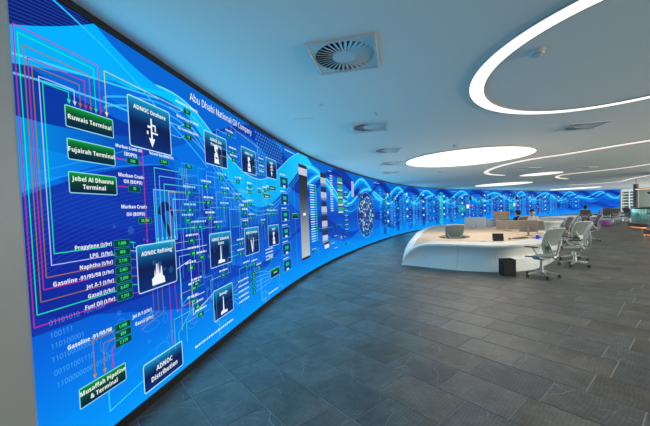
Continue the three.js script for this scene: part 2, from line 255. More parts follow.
    // honeycomb patch near the title
    if (vis(3.6, 5.2)) { c.fillStyle = 'rgba(110,215,255,.45)'; for (let i = 0; i < 12; i++) for (let j = 0; j < 7; j++) { c.beginPath(); c.ellipse(X(3.85 + i * 0.11 + (j % 2) * 0.05), Y(3.0 - j * 0.06), 3.6, 2.2, 0, 0, 6.3); c.fill(); } }
    // helpers to write with
    const text = (t, s, y, size, col = '#fff', al = 'center', w = 'bold', sx = 1) => { if (!vis(s - 3, s + 3)) return; c.save(); c.translate(X(s), Y(y)); c.scale(sx, 1); c.font = `${w} ${size}px sans-serif`; c.textAlign = al; c.textBaseline = 'middle'; c.fillStyle = col; c.fillText(t, 0, 0); c.restore(); };
    const rbox = (a, b, y0, y1, r) => { c.beginPath(); c.roundRect(X(a), Y(y1), X(b - a), (y1 - y0) * 100, r); };
    const line = (pts, col, w = 0.7) => { c.strokeStyle = col; c.lineWidth = w; c.lineJoin = 'round'; c.beginPath(); pts.forEach(([s, y], i) => i ? c.lineTo(X(s), Y(y)) : c.moveTo(X(s), Y(y))); c.stroke(); };
    const arrow = (s, y, col) => { c.fillStyle = col; c.beginPath(); c.moveTo(X(s), Y(y)); c.lineTo(X(s) - 1.5, Y(y) - 3.4); c.lineTo(X(s) + 1.5, Y(y) - 3.4); c.fill(); };
    const bars = (s, y, w, n = 1, col = 'rgba(235,245,255,.92)') => { c.fillStyle = col; for (let k = 0; k < n; k++) { let x = s; const e = s + w * (k ? 0.75 : 1); while (x < e) { const q = 0.02 + rn() * 0.045; c.fillRect(X(x), Y(y - k * 0.045) - 1.1, Math.min(q, e - x) * 100, 2.2); x += q + 0.012; } } };
    const value = (s, y, t = '', w = 0.125, h = 0.052) => { c.fillStyle = '#06403f'; rbox(s - w / 2, s + w / 2, y - h / 2, y + h / 2, 1); c.fill(); c.strokeStyle = '#12a06e'; c.lineWidth = 0.45; c.stroke(); if (t) text(t, s, y, 3.5, '#3dff7a', 'center', 'bold', 0.9); else { c.fillStyle = '#2fe07a'; c.fillRect(X(s) - w * 22, Y(y) - 1.1, w * 44, 2.2); } };
    const greenBox = (a, b, y0, y1, rows) => { if (!vis(a, b)) return; const q = c.createLinearGradient(0, Y(y1), 0, Y(y0)); q.addColorStop(0, '#0a9a3c'); q.addColorStop(0.45, '#06462f'); q.addColorStop(1, '#06204a'); c.fillStyle = q; rbox(a, b, y0, y1, 1); c.fill(); c.strokeStyle = '#9fe9ee'; c.lineWidth = 0.7; c.stroke(); rows.forEach((t, i) => text(t, (a + b) / 2, (y0 + y1) / 2 + ((rows.length - 1) / 2 - i) * 0.052, 4.4, '#fff', 'center', 'bold', 0.98)); };
    const card = (a, b, y0, y1, rows, icon) => { if (!vis(a, b)) return; const q = c.createLinearGradient(0, Y(y1), 0, Y(y0)); q.addColorStop(0, '#12a2cf'); q.addColorStop(0.22, '#0d5c93'); q.addColorStop(0.5, '#0a1f52'); q.addColorStop(1, '#0c2f78'); c.fillStyle = q; rbox(a, b, y0, y1, 2); c.fill(); c.strokeStyle = '#bdeaff'; c.lineWidth = 1; c.stroke(); rows.forEach((t, i) => text(t, (a + b) / 2, y1 - 0.075 - i * 0.055, 5.2, '#fff', 'center', 'bold', 0.98)); if (icon) { c.save(); c.translate(X((a + b) / 2), Y(y0 + 0.03)); c.fillStyle = '#f4f8ff'; icon(); c.restore(); } };
    const poly = (p) => { c.beginPath(); p.forEach(([x, y], i) => i ? c.lineTo(x, -y) : c.moveTo(x, -y)); c.fill(); };
    const well = () => { poly([[-1, 26], [1, 26], [1, 8], [4, 8], [0, 0], [-4, 8], [-1, 8]]); c.fillRect(-5, -19, 5, 2); c.fillRect(0, -21, 5, 1.6); c.fillRect(4, -21, 1.6, 6); c.fillRect(1, -14, 7, 1.6); c.fillRect(-6, -14, 2, 3); };
    const skyline = () => poly([[-9, 0], [-9, 6], [-6, 8], [-5, 15], [-4, 8], [-3, 19], [-1.5, 19], [-1, 9], [0, 21], [1, 9], [2, 10], [3, 16], [4.2, 16], [5, 7], [7, 6], [8, 0]]);
    const tower = () => { poly([[-9, 0], [-8, 4], [-3, 5], [-2, 22], [-0.5, 22], [0.5, 4], [8, 3], [9, 0]]); };
    const figure = () => { poly([[-6, 0], [-5, 12], [-2, 14], [3, 13], [6, 0]]); c.beginPath(); c.arc(-0.5, -17.5, 4, 0, 6.3); c.fill(); poly([[-5, 19], [-4, 23], [3, 23], [4, 19]]); c.fillStyle = '#0a1f52'; c.fillRect(0, -18, 3, 3); c.fillRect(-3, -8, 5, 2); };
    const vee = () => poly([[-6, 20], [-3, 20], [0, 8], [5, 22], [7, 22], [1, 0], [-1.5, 0]]);
    const colours = ['#d1279b', '#16f0a0', '#b0713f', '#d1279b', '#b0713f', '#c3cdff', '#16f0a0'];
    // the nested pipes on the far left
    if (vis(0.3, 1.2)) {
      const L = [.32, .34, .365, .385, .405, .44, .46], T = [2.76, 2.72, 2.66, 2.6, 2.56, 2.51, 2.48], R = [.86, .82, .78, .74, .70, .66, .62], Bt = [1.01, 1.08, 1.15, 1.22, 1.29, 1.36, 1.43], Lx = [.64, .66, .64, .42, .62, .68, .58];
      for (let k = 0; k < 7; k++) { line([[Lx[k] + 0.26, Bt[k] - 0.01], [L[k], Bt[k] - 0.01], [L[k], T[k]], [R[k], T[k]], [R[k], 2.41]], colours[k], 0.65); arrow(R[k], 2.4, colours[k]); }
      line([[0.91, 2.4], [0.91, 2.745], [1.86, 2.745]], '#e8d36a', 0.7); arrow(0.91, 2.4, '#fff2b0');
      greenBox(.59, .96, 2.25, 2.39, ['Ruwais Terminal']); greenBox(.59, .96, 2.035, 2.17, ['Fujairah Terminal']); greenBox(.585, .96, 1.81, 1.95, ['Jebel Al Dhanna', 'Terminal']);
      ['Propylene (t/hr)', 'LPG  (t/hr)', 'Naphtha (t/hr)', 'Gasoline -91/95/98 (t/hr)', 'Jet A-1 (t/hr)', 'Gasoil (t/hr)', 'Fuel Oil (t/hr)'].forEach((t, i) => { const y = 1.43 - i * 0.07; text(t, 0.885, y + 0.01, 4.0, '#fff', 'right', 'bold', 0.95); value(0.98, y, ['1,000', '850', '7,178', '3,461', '7,070', '8,477', '7,312'][i], 0.155, 0.056); line([[1.06, y], [1.12, y - 0.01]], colours[6 - i], 0.6); });
      line([[1.06, 1.43], [1.09, 1.43], [1.09, 1.38], [1.12, 1.38]], '#16f0a0', 0.6);
      for (const [x, y, n, t] of [[.40, .92, 0, '100111'], [.40, .85, 0, '110100001'], [.40, .77, 0, '1101000000001'], [.41, .68, 0, '00101001110'], [.42, .60, 0, '1100000000101001'], [.40, 1.0, 0, '01101010'], [.62, 1.0, 0, '1001000']]) text(t, x, y, 5, 'rgba(120,190,255,.6)', 'left', 'normal', 0.9);
      text('Gasoline -91/95/98', 0.84, 0.80, 4, '#fff', 'right', 'bold', 0.95); ['1,000', '850', '7,179'].forEach((t, i) => value(0.94, 0.785 - i * 0.062, t, 0.155, 0.054));
      text('Jet A-1 (t/hr)', 1.04, 0.82, 4, '#fff', 'left', 'bold', 0.9); text('Gasoil (t/hr)', 1.06, 0.75, 4, '#fff', 'left', 'bold', 0.9);
      line([[0.86, 0.775], [0.68, 0.775], [0.68, 0.51]], '#b0713f'); arrow(0.68, 0.5, '#e0893f'); line([[0.86, 0.72], [0.76, 0.72], [0.76, 0.51]], '#b0713f'); arrow(0.76, 0.5, '#e0893f'); line([[0.86, 0.66], [0.83, 0.64], [0.83, 0.51]], '#d1279b'); arrow(0.83, 0.5, '#d1279b');
      greenBox(.56, .94, .355, .49, ['Musaffah Pipeline', '& Terminal']);
      line([[0.78, 0.35], [0.78, 0.2], [1.12, 0.25]], '#39e0ff', 0.8); line([[0.78, 0.2], [0.98, 0.2], [0.98, 0.25], [1.12, 0.25]], 'rgba(57,224,255,0)', 0.8);
    }
    // the grid of company cards
    if (vis(1, 5)) {
      card(1.12, 1.64, 2.23, 2.65, ['ADNOC Onshore'], well); card(2.26, 2.8, 2.25, 2.64, ['ADNOC Gas', 'Processing'], figure); card(3.26, 3.8, 2.265, 2.65, ['ADNOC LNG'], figure); card(4.26, 4.78, 2.285, 2.65, ['ADNOC'], well);
      // panel behind the refinery pipes with the falcon emblem
      c.fillStyle = 'rgba(20,130,235,.75)'; c.fillRect(X(1.36), Y(1.88), 30, 48); c.fillStyle = '#0c2370'; c.beginPath(); c.moveTo(X(1.40), Y(1.66)); c.bezierCurveTo(X(1.44), Y(1.84), X(1.62), Y(1.82), X(1.65), Y(1.52)); c.bezierCurveTo(X(1.60), Y(1.68), X(1.52), Y(1.72), X(1.49), Y(1.66)); c.bezierCurveTo(X(1.52), Y(1.56), X(1.58), Y(1.5), X(1.56), Y(1.4)); c.bezierCurveTo(X(1.5), Y(1.5), X(1.46), Y(1.58), X(1.45), Y(1.64)); c.fill();
      c.strokeStyle = '#79d7ff'; c.lineWidth = 0.8; c.strokeRect(X(1.36), Y(1.88), 30, 48);
      card(1.12, 1.62, 0.985, 1.39, ['ADNOC Refining'], skyline); card(2.26, 2.8, 0.985, 1.40, ['ADNOC Industrial', 'Gases'], tower); card(3.24, 3.78, 0.99, 1.41, ['ADNOC Fertilizers'], vee); card(4.22, 4.76, 1.01, 1.4, ['ADNOC'], figure);
      card(1.12, 1.64, 0.125, 0.37, [], null); text('ADNOC', 1.38, 0.275, 6.2); text('Distribution', 1.38, 0.205, 6.2);
      card(2.28, 2.78, 0.33, 0.7, ['Borouge'], tower); greenBox(4.25, 4.72, .425, .58, ['']); bars(4.4, 0.5, 0.18);
      text('Abu Dhabi National Oil Company', 2.84, 2.95, 11.5, '#fff', 'center', 'normal', 0.98);
      // crude lines and values
      text('Murban Crude Oil', 1.11, 2.2, 3.6, '#fff', 'center', 'bold', 0.9); text('(BOPD)', 1.12, 2.15, 4); value(1.14, 2.1, '540'); line([[0.97, 2.1], [1.07, 2.1]], '#d1279b'); line([[1.2, 2.1], [1.25, 2.1]], '#d1279b');
      text('Murban Crude', 1.12, 1.975, 4); text('Oil (BOPD)', 1.13, 1.925, 4); value(1.14, 1.87, '70'); line([[0.97, 1.88], [1.07, 1.88]], '#d1279b');
      text('Murban Crude', 1.13, 1.72, 4); text('Oil (BOPD)', 1.14, 1.66, 4); value(1.24, 1.6, '34,980', 0.15); line([[1.25, 2.22], [1.25, 1.4]], '#d1279b', 0.8); arrow(1.25, 1.4, '#d1279b');
      text('Natural Gas (MMSCFD)', 1.5, 2.205, 3.6, '#fff', 'center', 'bold', 0.85); value(1.52, 2.15, '7,000'); value(1.92, 2.16, '700');
      for (const [y, k] of [[2.75, 0], [2.6, 1], [2.48, 2]]) { value(1.94, y, '750'); text(['Associated Gas (MMSCFD)', 'Murban Crude Oil (BOPD)', 'Gas Condensate (BOPD)'][k], 1.95, y + 0.06, 3.6, '#fff', 'center', 'bold', 0.9); line([[1.64, y - 0.04], [1.8, y - 0.04], [1.87, y]], '#7fe9ff', 0.6); line([[2.0, y], [2.26, y - 0.1]], '#7fe9ff', 0.6); }
      const pal = ['#57f0c0', '#7fd8ff', '#57f0c0', '#c8b48a', '#9ff0ff'];
      for (let k = 0; k < 5; k++) { const s = 1.385 + k * 0.06; line([[s, 1.4], [s, 2.08 - k * 0.07], [1.75 + k * 0.03, 2.08 - k * 0.07], [1.75 + k * 0.03, 2.13]], pal[k], 0.7); arrow(s, 1.4, pal[k]); }
      for (const [s, y] of [[1.9, 1.88], [1.9, 1.69], [1.94, 1.5], [2.24, 1.97], [2.28, 1.78], [2.3, 1.6], [2.08, 1.5], [2.48, 1.48], [1.9, 1.36], [1.92, 1.22], [2.62, 2.1], [2.7, 1.92], [2.66, 1.72], [3.1, 2.1], [3.04, 1.86], [3.2, 1.7], [3.5, 1.97], [3.5, 1.78], [3.52, 1.56], [3.08, 1.2], [3.08, 1.05], [1.9, 0.84], [1.95, 0.62], [2.0, 0.52], [2.55, 0.85], [3.25, 0.84], [3.55, 0.82], [2.9, 2.72], [2.98, 2.5], [3.0, 2.4], [4.02, 2.52], [4.04, 2.4], [4.02, 2.3], [4.1, 1.96], [4.3, 2.06], [4.32, 1.62], [4.46, 1.62], [4.6, 1.62]]) { value(s, y, '', 0.12, 0.05); bars(s - 0.1, y + 0.062, 0.22, 1 + (s * 17 | 0) % 2 * 0); line([[s - 0.06, y], [s - 0.22 - (y * 37 % 1) * 0.2, y], [s - 0.22 - (y * 37 % 1) * 0.2, y - 0.2 - (s * 13 % 1) * 0.25]], pal[(s * 31 | 0) % 5], 0.55); line([[s + 0.06, y], [s + 0.2, y], [s + 0.2, y + 0.14]], 'rgba(140,220,255,.7)', 0.5); }
      line([[2.96, 2.78], [2.96, 2.86], [3.9, 2.76], [3.9, 2.4], [4.2, 2.4]], '#c8d4e8', 0.6); greenBox(4.08, 4.4, 1.9, 1.98, ['']); greenBox(4.36, 4.7, 2.06, 2.15, ['']); bars(4.14, 1.93, 0.2); bars(4.42, 2.1, 0.2);
      // process list under the lower cards
      for (let k = 0; k < 5; k++) { bars(2.96, 0.66 - k * 0.075, 0.34); value(3.5, 0.67 - k * 0.075, '', 0.13, 0.05); line([[2.8, 0.6 - k * 0.04], [2.95, 0.64 - k * 0.075]], '#7fe9ff', 0.5); line([[3.57, 0.67 - k * 0.075], [4.0 + k * 0.05, 0.62 - k * 0.06], [4.25, 0.55 - k * 0.02]], '#7fe9ff', 0.5); }
      for (let k = 0; k < 4; k++) bars(4.05, 0.98 - k * 0.06, 0.36);
      // bundles of pipes between the rows of cards, with their tags
      for (let k = 0; k < 34; k++) { const q = 1.7 + k * 0.092 + rn() * 0.03, y0 = 1.42 + rn() * 0.3, y1 = 1.8 + rn() * 0.42; line([[q, y0 - (k % 3 ? 0 : 0.6)], [q, y1], [q + 0.1 + rn() * 0.2, y1]], ['rgba(90,215,255,.75)', 'rgba(70,235,205,.7)', 'rgba(165,205,255,.65)', 'rgba(205,180,130,.6)'][k % 4], 0.55); }
      for (let k = 0; k < 22; k++) { const q = 1.75 + rn() * 2.9, y = 0.75 + rn() * 1.4; if ([1.12, 2.26, 3.24, 4.22].some(a => q > a - 0.25 && q < a + 0.6) && y < 1.45 && y > 0.9) continue; bars(q, y, 0.2); value(q + 0.1, y - 0.06, '', 0.12, 0.05); }
      c.fillStyle = 'rgba(0,150,245,.28)'; for (const [a, w] of [[1.68, 0.5], [2.45, 0.28], [2.95, 0.2], [3.55, 0.5], [4.3, 0.4]]) c.fillRect(X(a), Y(2.2), w * 100, 75);
      // light circuit runs
      for (let k = 0; k < 26; k++) { const s = 1.62 + rn() * 3.1, y = 0.3 + rn() * 1.9, d = 0.1 + rn() * 0.35; line([[s, y], [s, y - d], [s + d * 0.6, y - d], [s + d * 0.6, y - d - 0.2]], ['rgba(130,235,255,.75)', 'rgba(90,240,200,.7)', 'rgba(200,225,255,.7)'][k % 3], 0.6); }
      line([[1.62, 1.28], [2.2, 1.28]], '#cfe6ff'); line([[1.62, 1.1], [1.86, 1.16], [1.86, 0.75], [2.1, 0.75]], '#cfe6ff', 0.9); line([[1.86, 0.7], [1.86, 0.56], [2.28, 0.68]], '#cfe6ff', 0.9);
      line([[1.68, 1.05], [1.68, 0.72], [1.8, 0.78], [1.8, 0.6], [1.6, 0.46], [1.6, 0.38]], '#27e6e0', 0.8); line([[1.5, 0.98], [1.5, 0.4]], '#d1279b', 0.7); line([[1.58, 0.98], [1.6, 0.68], [1.82, 0.72], [1.84, 0.5]], '#d1279b', 0.6); for (let k = 0; k < 3; k++) line([[1.28 + k * 0.06, 0.98], [1.28 + k * 0.06, 0.8 - k * 0.03], [1.12, 0.74 - k * 0.03]], '#b0713f', 0.5);
      bars(1.86, 0.20, 0.9); bars(4.1, 0.18, 0.5);
    }
    // faint plant drawing along the foot of the wall
    if (vis(0.3, 6)) { c.strokeStyle = 'rgba(150,215,255,.25)'; c.lineWidth = 0.7; for (let k = 0; k < 40; k++) { const s = 0.5 + rn() * 4.5, y = 0.15 + rn() * 0.8; c.beginPath(); c.ellipse(X(s), Y(y), 3 + rn() * 9, 3 + rn() * 6, 0, 0, 6.3); c.stroke(); } c.fillStyle = 'rgba(90,190,255,.25)'; for (let k = 0; k < 40; k++) { c.beginPath(); c.arc(X(0.9 + rn() * 1.6), Y(0.5 + rn() * 1.3), 1 + rn() * 2.4, 0, 6.3); c.fill(); } }
    // columns of readings, metre by metre along the rest of the wall
    const meter = (a, b, y0, y1, n) => { if (!vis(a, b)) return; const h = (y1 - y0) / n; for (let k = 0; k < n; k++) { const y = y1 - k * h; c.fillStyle = 'rgba(10,70,140,.8)'; c.fillRect(X(a), Y(y - 0.07), X(b - a), (h - 0.12) * 100); c.strokeStyle = '#63d4ff'; c.lineWidth = 0.8; c.strokeRect(X(a), Y(y - 0.07), X(b - a), (h - 0.12) * 100); bars(a, y - 0.03, (b - a) * 0.7); c.fillStyle = '#0b3f6a'; c.fillRect(X(a + 0.08), Y(y - 0.1), X(b - a - 0.16), h * 56); c.fillStyle = '#22b893'; c.fillRect(X(a + 0.14), Y(y - 0.13), X(b - a - 0.28), h * 20); c.fillStyle = '#cfeaff'; c.fillRect(X(a + 0.17), Y(y - 0.13 - h * 0.34), X(b - a - 0.34), h * 13); } };
    meter(4.95, 5.42, 0.35, 2.45, 6);
    if (vis(5.5, 10.4)) {
      greenBox(5.6, 5.98, 1.48, 1.6, ['']); line([[5.8, 2.7], [5.8, 1.6]], '#7fd8ff', 0.6); line([[5.8, 1.48], [5.8, 0.4]], '#7fd8ff', 0.6);
      let q = c.createLinearGradient(0, Y(2.75), 0, Y(0.45)); q.addColorStop(0, '#1d2430'); q.addColorStop(0.3, '#333c48'); q.addColorStop(0.65, '#8e9aa4'); q.addColorStop(1, '#c5ccd0'); c.fillStyle = q; c.fillRect(X(6.15), Y(2.76), 60, 232); c.fillStyle = '#c9cdd6'; c.fillRect(X(6.15), Y(2.76), 60, 22); c.fillStyle = '#3a2730'; c.fillRect(X(6.15), Y(2.8), 60, 8); c.fillStyle = '#3a2730'; c.fillRect(X(6.15), Y(0.5), 60, 6); c.fillStyle = '#fff'; c.fillRect(X(6.36), Y(1.6), 18, 6);
      for (let k = 0; k < 24; k++) { const y = 2.36 - k * 0.066; c.fillStyle = k % 3 ? '#8fe9ff' : '#e4f6ff'; c.fillRect(X(6.92), Y(y), 34, 3); c.fillStyle = '#2fdc9c'; c.fillRect(X(7.3), Y(y), 16, 3); }
      for (let k = 0; k < 5; k++) { const y = 2.78 - k * 0.43; c.fillStyle = '#2c2f48'; c.fillRect(X(7.84), Y(y), 48, 15); c.fillStyle = '#b9c3d4'; c.fillRect(X(7.84), Y(y - 0.15), 48, 17); c.fillStyle = '#8d8794'; c.fillRect(X(7.84), Y(y - 0.32), 48, 6); }
      for (let k = 0; k < 16; k++) { c.fillStyle = k % 2 ? '#9adfff' : '#d8c9ea'; c.fillRect(X(8.7), Y(2.78 - k * 0.075), 26, 4); }
      for (let k = 0; k < 5; k++) { const y = 2.78 - k * 0.255; c.fillStyle = '#3f9f88'; c.fillRect(X(9.46), Y(y), 50, 16); c.fillStyle = '#d9dbd4'; c.fillRect(X(9.46), Y(y - 0.16), 50, 5); c.fillStyle = '#3b4a5c'; c.fillRect(X(9.46), Y(y + 0.03), 50, 4); }
      for (let k = 0; k < 9; k++) { bars(10.15, 2.3 - k * 0.17, 0.34); value(10.3, 2.22 - k * 0.17, '', 0.3, 0.07); }
      for (let k = 0; k < 12; k++) { const s = 6.9 + rn() * 3.3, y = 0.4 + rn() * 0.8; line([[s, y], [s + 0.5, y], [s + 0.5, y - 0.2]], '#6fdcff', 0.6); if (k % 2) value(s, y, '', 0.2, 0.07); else bars(s, y, 0.3); }
      c.fillStyle = '#e8e3e0'; c.fillRect(X(8.0), Y(0.62), 40, 12); c.fillStyle = '#3a2730'; c.fillRect(X(8.0), Y(0.68), 40, 6); c.fillStyle = '#caa36a'; c.fillRect(X(9.6), Y(0.75), 14, 10); c.fillStyle = '#20242c'; c.fillRect(X(9.78), Y(0.75), 14, 10);
      text('', 0, 0, 1); bars(5.3, 2.98, 0.6); bars(8.6, 2.9, 0.3);
    }
    if (vis(11, 15)) { // an oval field map
      c.strokeStyle = 'rgba(225,240,255,.8)'; c.lineWidth = 2; c.beginPath(); c.ellipse(X(12.9), Y(1.4), 122, 98, 0, 0, 6.3); c.stroke(); c.fillStyle = 'rgba(20,50,110,.55)'; c.fill();
      for (let k = 0; k < 150; k++) { const a = rn() * 6.28, r = Math.sqrt(rn()); c.fillStyle = ['#d9c9b4', '#3fd6a0', '#ffffff', '#6b4a3a', '#7fd8ff'][k % 5]; c.fillRect(X(12.9 + Math.cos(a) * r * 1.15), Y(1.4 + Math.sin(a) * r * 0.92), 4 + rn() * 9, 3 + rn() * 6); }
      for (let k = 0; k < 24; k++) line([[12 + rn() * 1.8, 0.7 + rn() * 1.5], [12 + rn() * 1.8, 0.7 + rn() * 1.5]], 'rgba(255,255,255,.5)', 0.8);
      bars(14.2, 2.92, 1.0); c.fillStyle = '#b9b3d8'; c.fillRect(X(11.0), Y(2.75), 30, 60);
    }
    for (let k = 0; k < 66; k++) {
      const s = 15.2 + k * 0.62, kind = [1, 3, 0, 2, 1, 4, 3, 1, 0, 1, 2][k % 11], far = s > 50, a = vis(s - 1, s + 1.2), top = (far ? 2.2 : 2.55) + (rn() - 0.5) * 0.4, n = far ? 3 + Math.floor(rn() * 3) : [8, 14, 20, 7, 11][kind];
      if (a) { c.fillStyle = ['rgba(0,190,240,.34)', 'rgba(0,150,235,.3)', 'rgba(20,215,205,.3)', 'rgba(6,34,130,.42)'][(k * 7) % 4]; c.fillRect(X(s - 0.1), Y(far ? 2.0 : 2.35), 30 + (k * 13) % 26, far ? 110 : 205); }
      if (s > 26.2 && s < 26.9 && a) { c.fillStyle = 'rgba(40,240,180,.5)'; c.fillRect(X(26.4), Y(2.8), 50, 260); }
      for (let m = 0; m < n; m++) { const q = rn(), p = rn(); if (!a) continue; const y = top - m * (far ? 0.26 : 1.95 / n);
        if (kind === 0) { c.fillStyle = m % 2 ? '#20305e' : '#dfe8f2'; c.fillRect(X(s), Y(y), 26, 12); c.fillStyle = 'rgba(60,210,190,.8)'; c.fillRect(X(s - 0.28), Y(y), 16, 4); }
        else if (kind === 1) { c.fillStyle = q < 0.5 ? 'rgba(150,232,255,.8)' : q < 0.8 ? 'rgba(40,205,170,.8)' : 'rgba(18,40,110,.8)'; c.fillRect(X(s), Y(y), 12 + p * 14, 5); c.fillStyle = 'rgba(120,215,255,.5)'; c.fillRect(X(s - 0.22), Y(y), 12, 3); }
        else if (kind === 2) { c.fillStyle = 'rgba(70,225,235,.75)'; c.fillRect(X(s), Y(y), 24, 3); c.fillStyle = 'rgba(230,245,255,.7)'; c.fillRect(X(s + 0.27), Y(y), 7, 3); }
        else if (kind === 3) { c.fillStyle = 'rgba(12,46,120,.8)'; c.fillRect(X(s), Y(y), 30, 15); c.strokeStyle = 'rgba(120,220,255,.8)'; c.lineWidth = 1; c.strokeRect(X(s), Y(y), 30, 15); c.fillStyle = q < 0.6 ? '#2fc79b' : '#c9b48e'; c.fillRect(X(s + 0.07), Y(y - 0.04), 15, 5); }
        else { c.fillStyle = q < 0.35 ? '#f0f4fa' : q < 0.6 ? '#14224e' : 'rgba(70,215,235,.8)'; c.fillRect(X(s + (p - 0.5) * 0.5), Y(y), 9 + p * 9, 7); } }
    }
    for (const s of [31.4, 40.2]) if (vis(s - 1, s + 1.5)) { c.fillStyle = '#101c3a'; c.fillRect(X(s), Y(2.5), 34, 38); c.fillStyle = '#fff'; c.fillRect(X(s - 0.5), Y(1.75), 40, 34); c.fillStyle = '#d0288a'; c.fillRect(X(s), Y(1.72), 40, 12); line([[s, 1.7], [s + 0.8, 1.4]], '#ff6fb0', 3); }
    for (const s of [29.6, 38.6]) if (vis(s - 1, s + 2)) { c.fillStyle = 'rgba(30,210,190,.6)'; c.fillRect(X(s), Y(1.7), 110, 60); }
    for (const s of [22.6, 28.4, 33.8, 39.9, 45.7, 51.4]) bars(s, 2.9, 0.9);
  }, true);
}
const wall = thing('video_wall', 'long curved blue video wall with pipeline diagrams, filling the left side', 'video wall');
part('frame', [sweep(0.14, 63.0, 0, SB, -0.12, 0.012, 200), sweep(0.14, 63.0, ST, CEIL, -0.12, 0.012, 200), sweep(0.14, 63.0, SB, ST, -0.12, -0.012, 200)], M.frameBlack, wall);
for (const [a, b, W, H, n] of [[0.14, 5.2, 2048, 1206, 60], [5.2, 14, 2048, 694, 60], [14, 26, 2048, 508, 60], [26, 38, 2048, 508, 60], [38, 50, 2048, 508, 60], [50, 63.0, 2048, 508, 60]]) {
  const mat = new THREE.MeshPhysicalMaterial({ color: 0x020304, roughness: 0.85, specularIntensity: 0.12, emissive: 0xffffff, emissiveMap: screenPicture(a, b, W, H), emissiveIntensity: LIGHT.screenGlow });
  part('screen', surf((u, v) => { const [x, z] = wallAt(a + (b - a) * u, 0); return [x, SB + SH * v, z]; }, n, 1), mat, wall);
}
for (const [a, b] of [[0.4, 3.4], [3.4, 7], [7, 12], [12, 18], [18, 25], [25, 33], [33, 42], [42, 52], [52, 61]]) {
  const p = wallAt((a + b) / 2, 0.06), h = heading((a + b) / 2); areaLight(0x5cc0e2, LIGHT.screen, b - a, 2.9, [p[0], 1.56, p[1]], [p[0] + Math.cos(h), 1.56, p[1] + Math.sin(h)]);
}

// ---------------------------------------------------------------- ceiling lights
const WARM = 0xfff0e0;
function ringLight(cx, cz, ra, rb, tilt, w, label) {
  const c0 = Math.cos(tilt), s0 = Math.sin(tilt), oval = (d, n = 120) => Array.from({ length: n }, (_, i) => { const a = i / n * 2 * Math.PI, x = (ra + d) * Math.cos(a), z = (rb + d) * Math.sin(a); return [x * c0 - z * s0, x * s0 + z * c0]; });
  const t = thing('ring_light', label, 'ceiling light', [cx, CEIL - 0.003, cz]);
  part('diffuser', flatShape(oval(0), [oval(-w)], 0.012, 0), M.lamp, t);
  part('trim', [flatShape(oval(0.012), [oval(0)], 0.016, 0), flatShape(oval(-w), [oval(-w - 0.012)], 0.016, 0)], M.lampTrim, t);
  const n = 12, q = oval(-w / 2, n); q.forEach(([x, z], i) => { const [x1, z1] = q[(i + 1) % n], l = new THREE.RectAreaLight(WARM, LIGHT.ring, Math.hypot(x1 - x, z1 - z) * 0.97, w); l.position.set(cx + (x + x1) / 2, CEIL - 0.03, cz + (z + z1) / 2); l.rotation.order = 'YXZ'; l.rotation.set(-Math.PI / 2, Math.atan2(-(z1 - z), x1 - x), 0); scene.add(l); });
}
function discLight(cx, cz, r, label) {
  const t = thing('disc_light', label, 'ceiling light', [cx, CEIL - 0.003, cz]);
  part('diffuser', flatShape(circle(0, 0, r), [], 0.012, 0), M.lamp, t);
  part('trim', flatShape(circle(0, 0, r + 0.02), [circle(0, 0, r)], 0.022, 0), M.lampTrim, t);
  areaLight(WARM, LIGHT.disc, r * 1.75, r * 1.75, [cx, CEIL - 0.03, cz], [cx, 0, cz]);
}
function ribbonLight(pts, w, label) {
  const [ox, oz] = pts[0], cv = new THREE.CatmullRomCurve3(pts.map(([x, z]) => new THREE.Vector3(x - ox, 0, z - oz))), N = 60, A = [], B = [];
  for (let i = 0; i <= N; i++) { const p = cv.getPointAt(i / N), d = cv.getTangentAt(i / N); A.push([p.x - d.z * w / 2, p.z + d.x * w / 2]); B.push([p.x + d.z * w / 2, p.z - d.x * w / 2]); }
  const t = thing('ribbon_light', label, 'ceiling light', [ox, CEIL - 0.003, oz]);
  part('diffuser', flatShape([...A, ...B.reverse()], [], 0.012, 0), M.ribbon, t);
  for (let i = 0; i < 5; i++) { const p = cv.getPointAt((i + 0.5) / 5), d = cv.getTangentAt((i + 0.5) / 5), l = new THREE.RectAreaLight(WARM, LIGHT.ribbon, cv.getLength() / 5, w); l.position.set(ox + p.x, CEIL - 0.03, oz + p.z); l.rotation.order = 'YXZ'; l.rotation.set(-Math.PI / 2, Math.atan2(-d.z, d.x), 0); scene.add(l); }
}
ringLight(3.413, -3.394, 1.65, 1.885, 0.5236, 0.168, 'large white glowing ring in the ceiling at upper right');
discLight(4.42, -9.75, 1.82, 'largest glowing white disc in the ceiling above the white desk');
discLight(10.95, -15.85, 0.92, 'small glowing disc in the ceiling right of the largest disc');
discLight(12.9, -22.7, 1.85, 'distant glowing disc in the ceiling just above the video wall');
discLight(27.6, -34.6, 2.3, 'farthest glowing disc in the ceiling near the end of the video wall');
ribbonLight([[9.1, -15.9], [8.5, -15.55], [7.75, -14.85], [7.18, -13.9], [6.85, -12.75], [6.75, -11.75], [6.95, -10.6], [7.5, -9.7], [8.3, -8.0], [9.5, -6.6]], 0.17, 'curved ribbon light hooking round beside the largest ceiling disc');
ribbonLight([[15.5, -20.0], [14.2, -19.0], [13.3, -17.9], [12.85, -16.8], [13.4, -15.7], [13.9, -14.6], [13.9, -13.2], [14.4, -11.8]], 0.17, 'second curved ribbon light, behind the small glowing disc');
ribbonLight([[21.5, -27.5], [22.9, -26.8], [23.6, -25.4], [21.6, -22.0], [20.4, -19.6], [20.2, -17.6]], 0.19, 'third curved ribbon light, far right above the glass enclosure');
// lamps of the same kind over the part of the room behind and right of the camera
discLight(3.2, 2.4, 1.2, 'glowing ceiling disc behind the viewpoint near the entrance');
discLight(9.6, -1.2, 1.5, 'glowing ceiling disc near the windows right of the large ring');

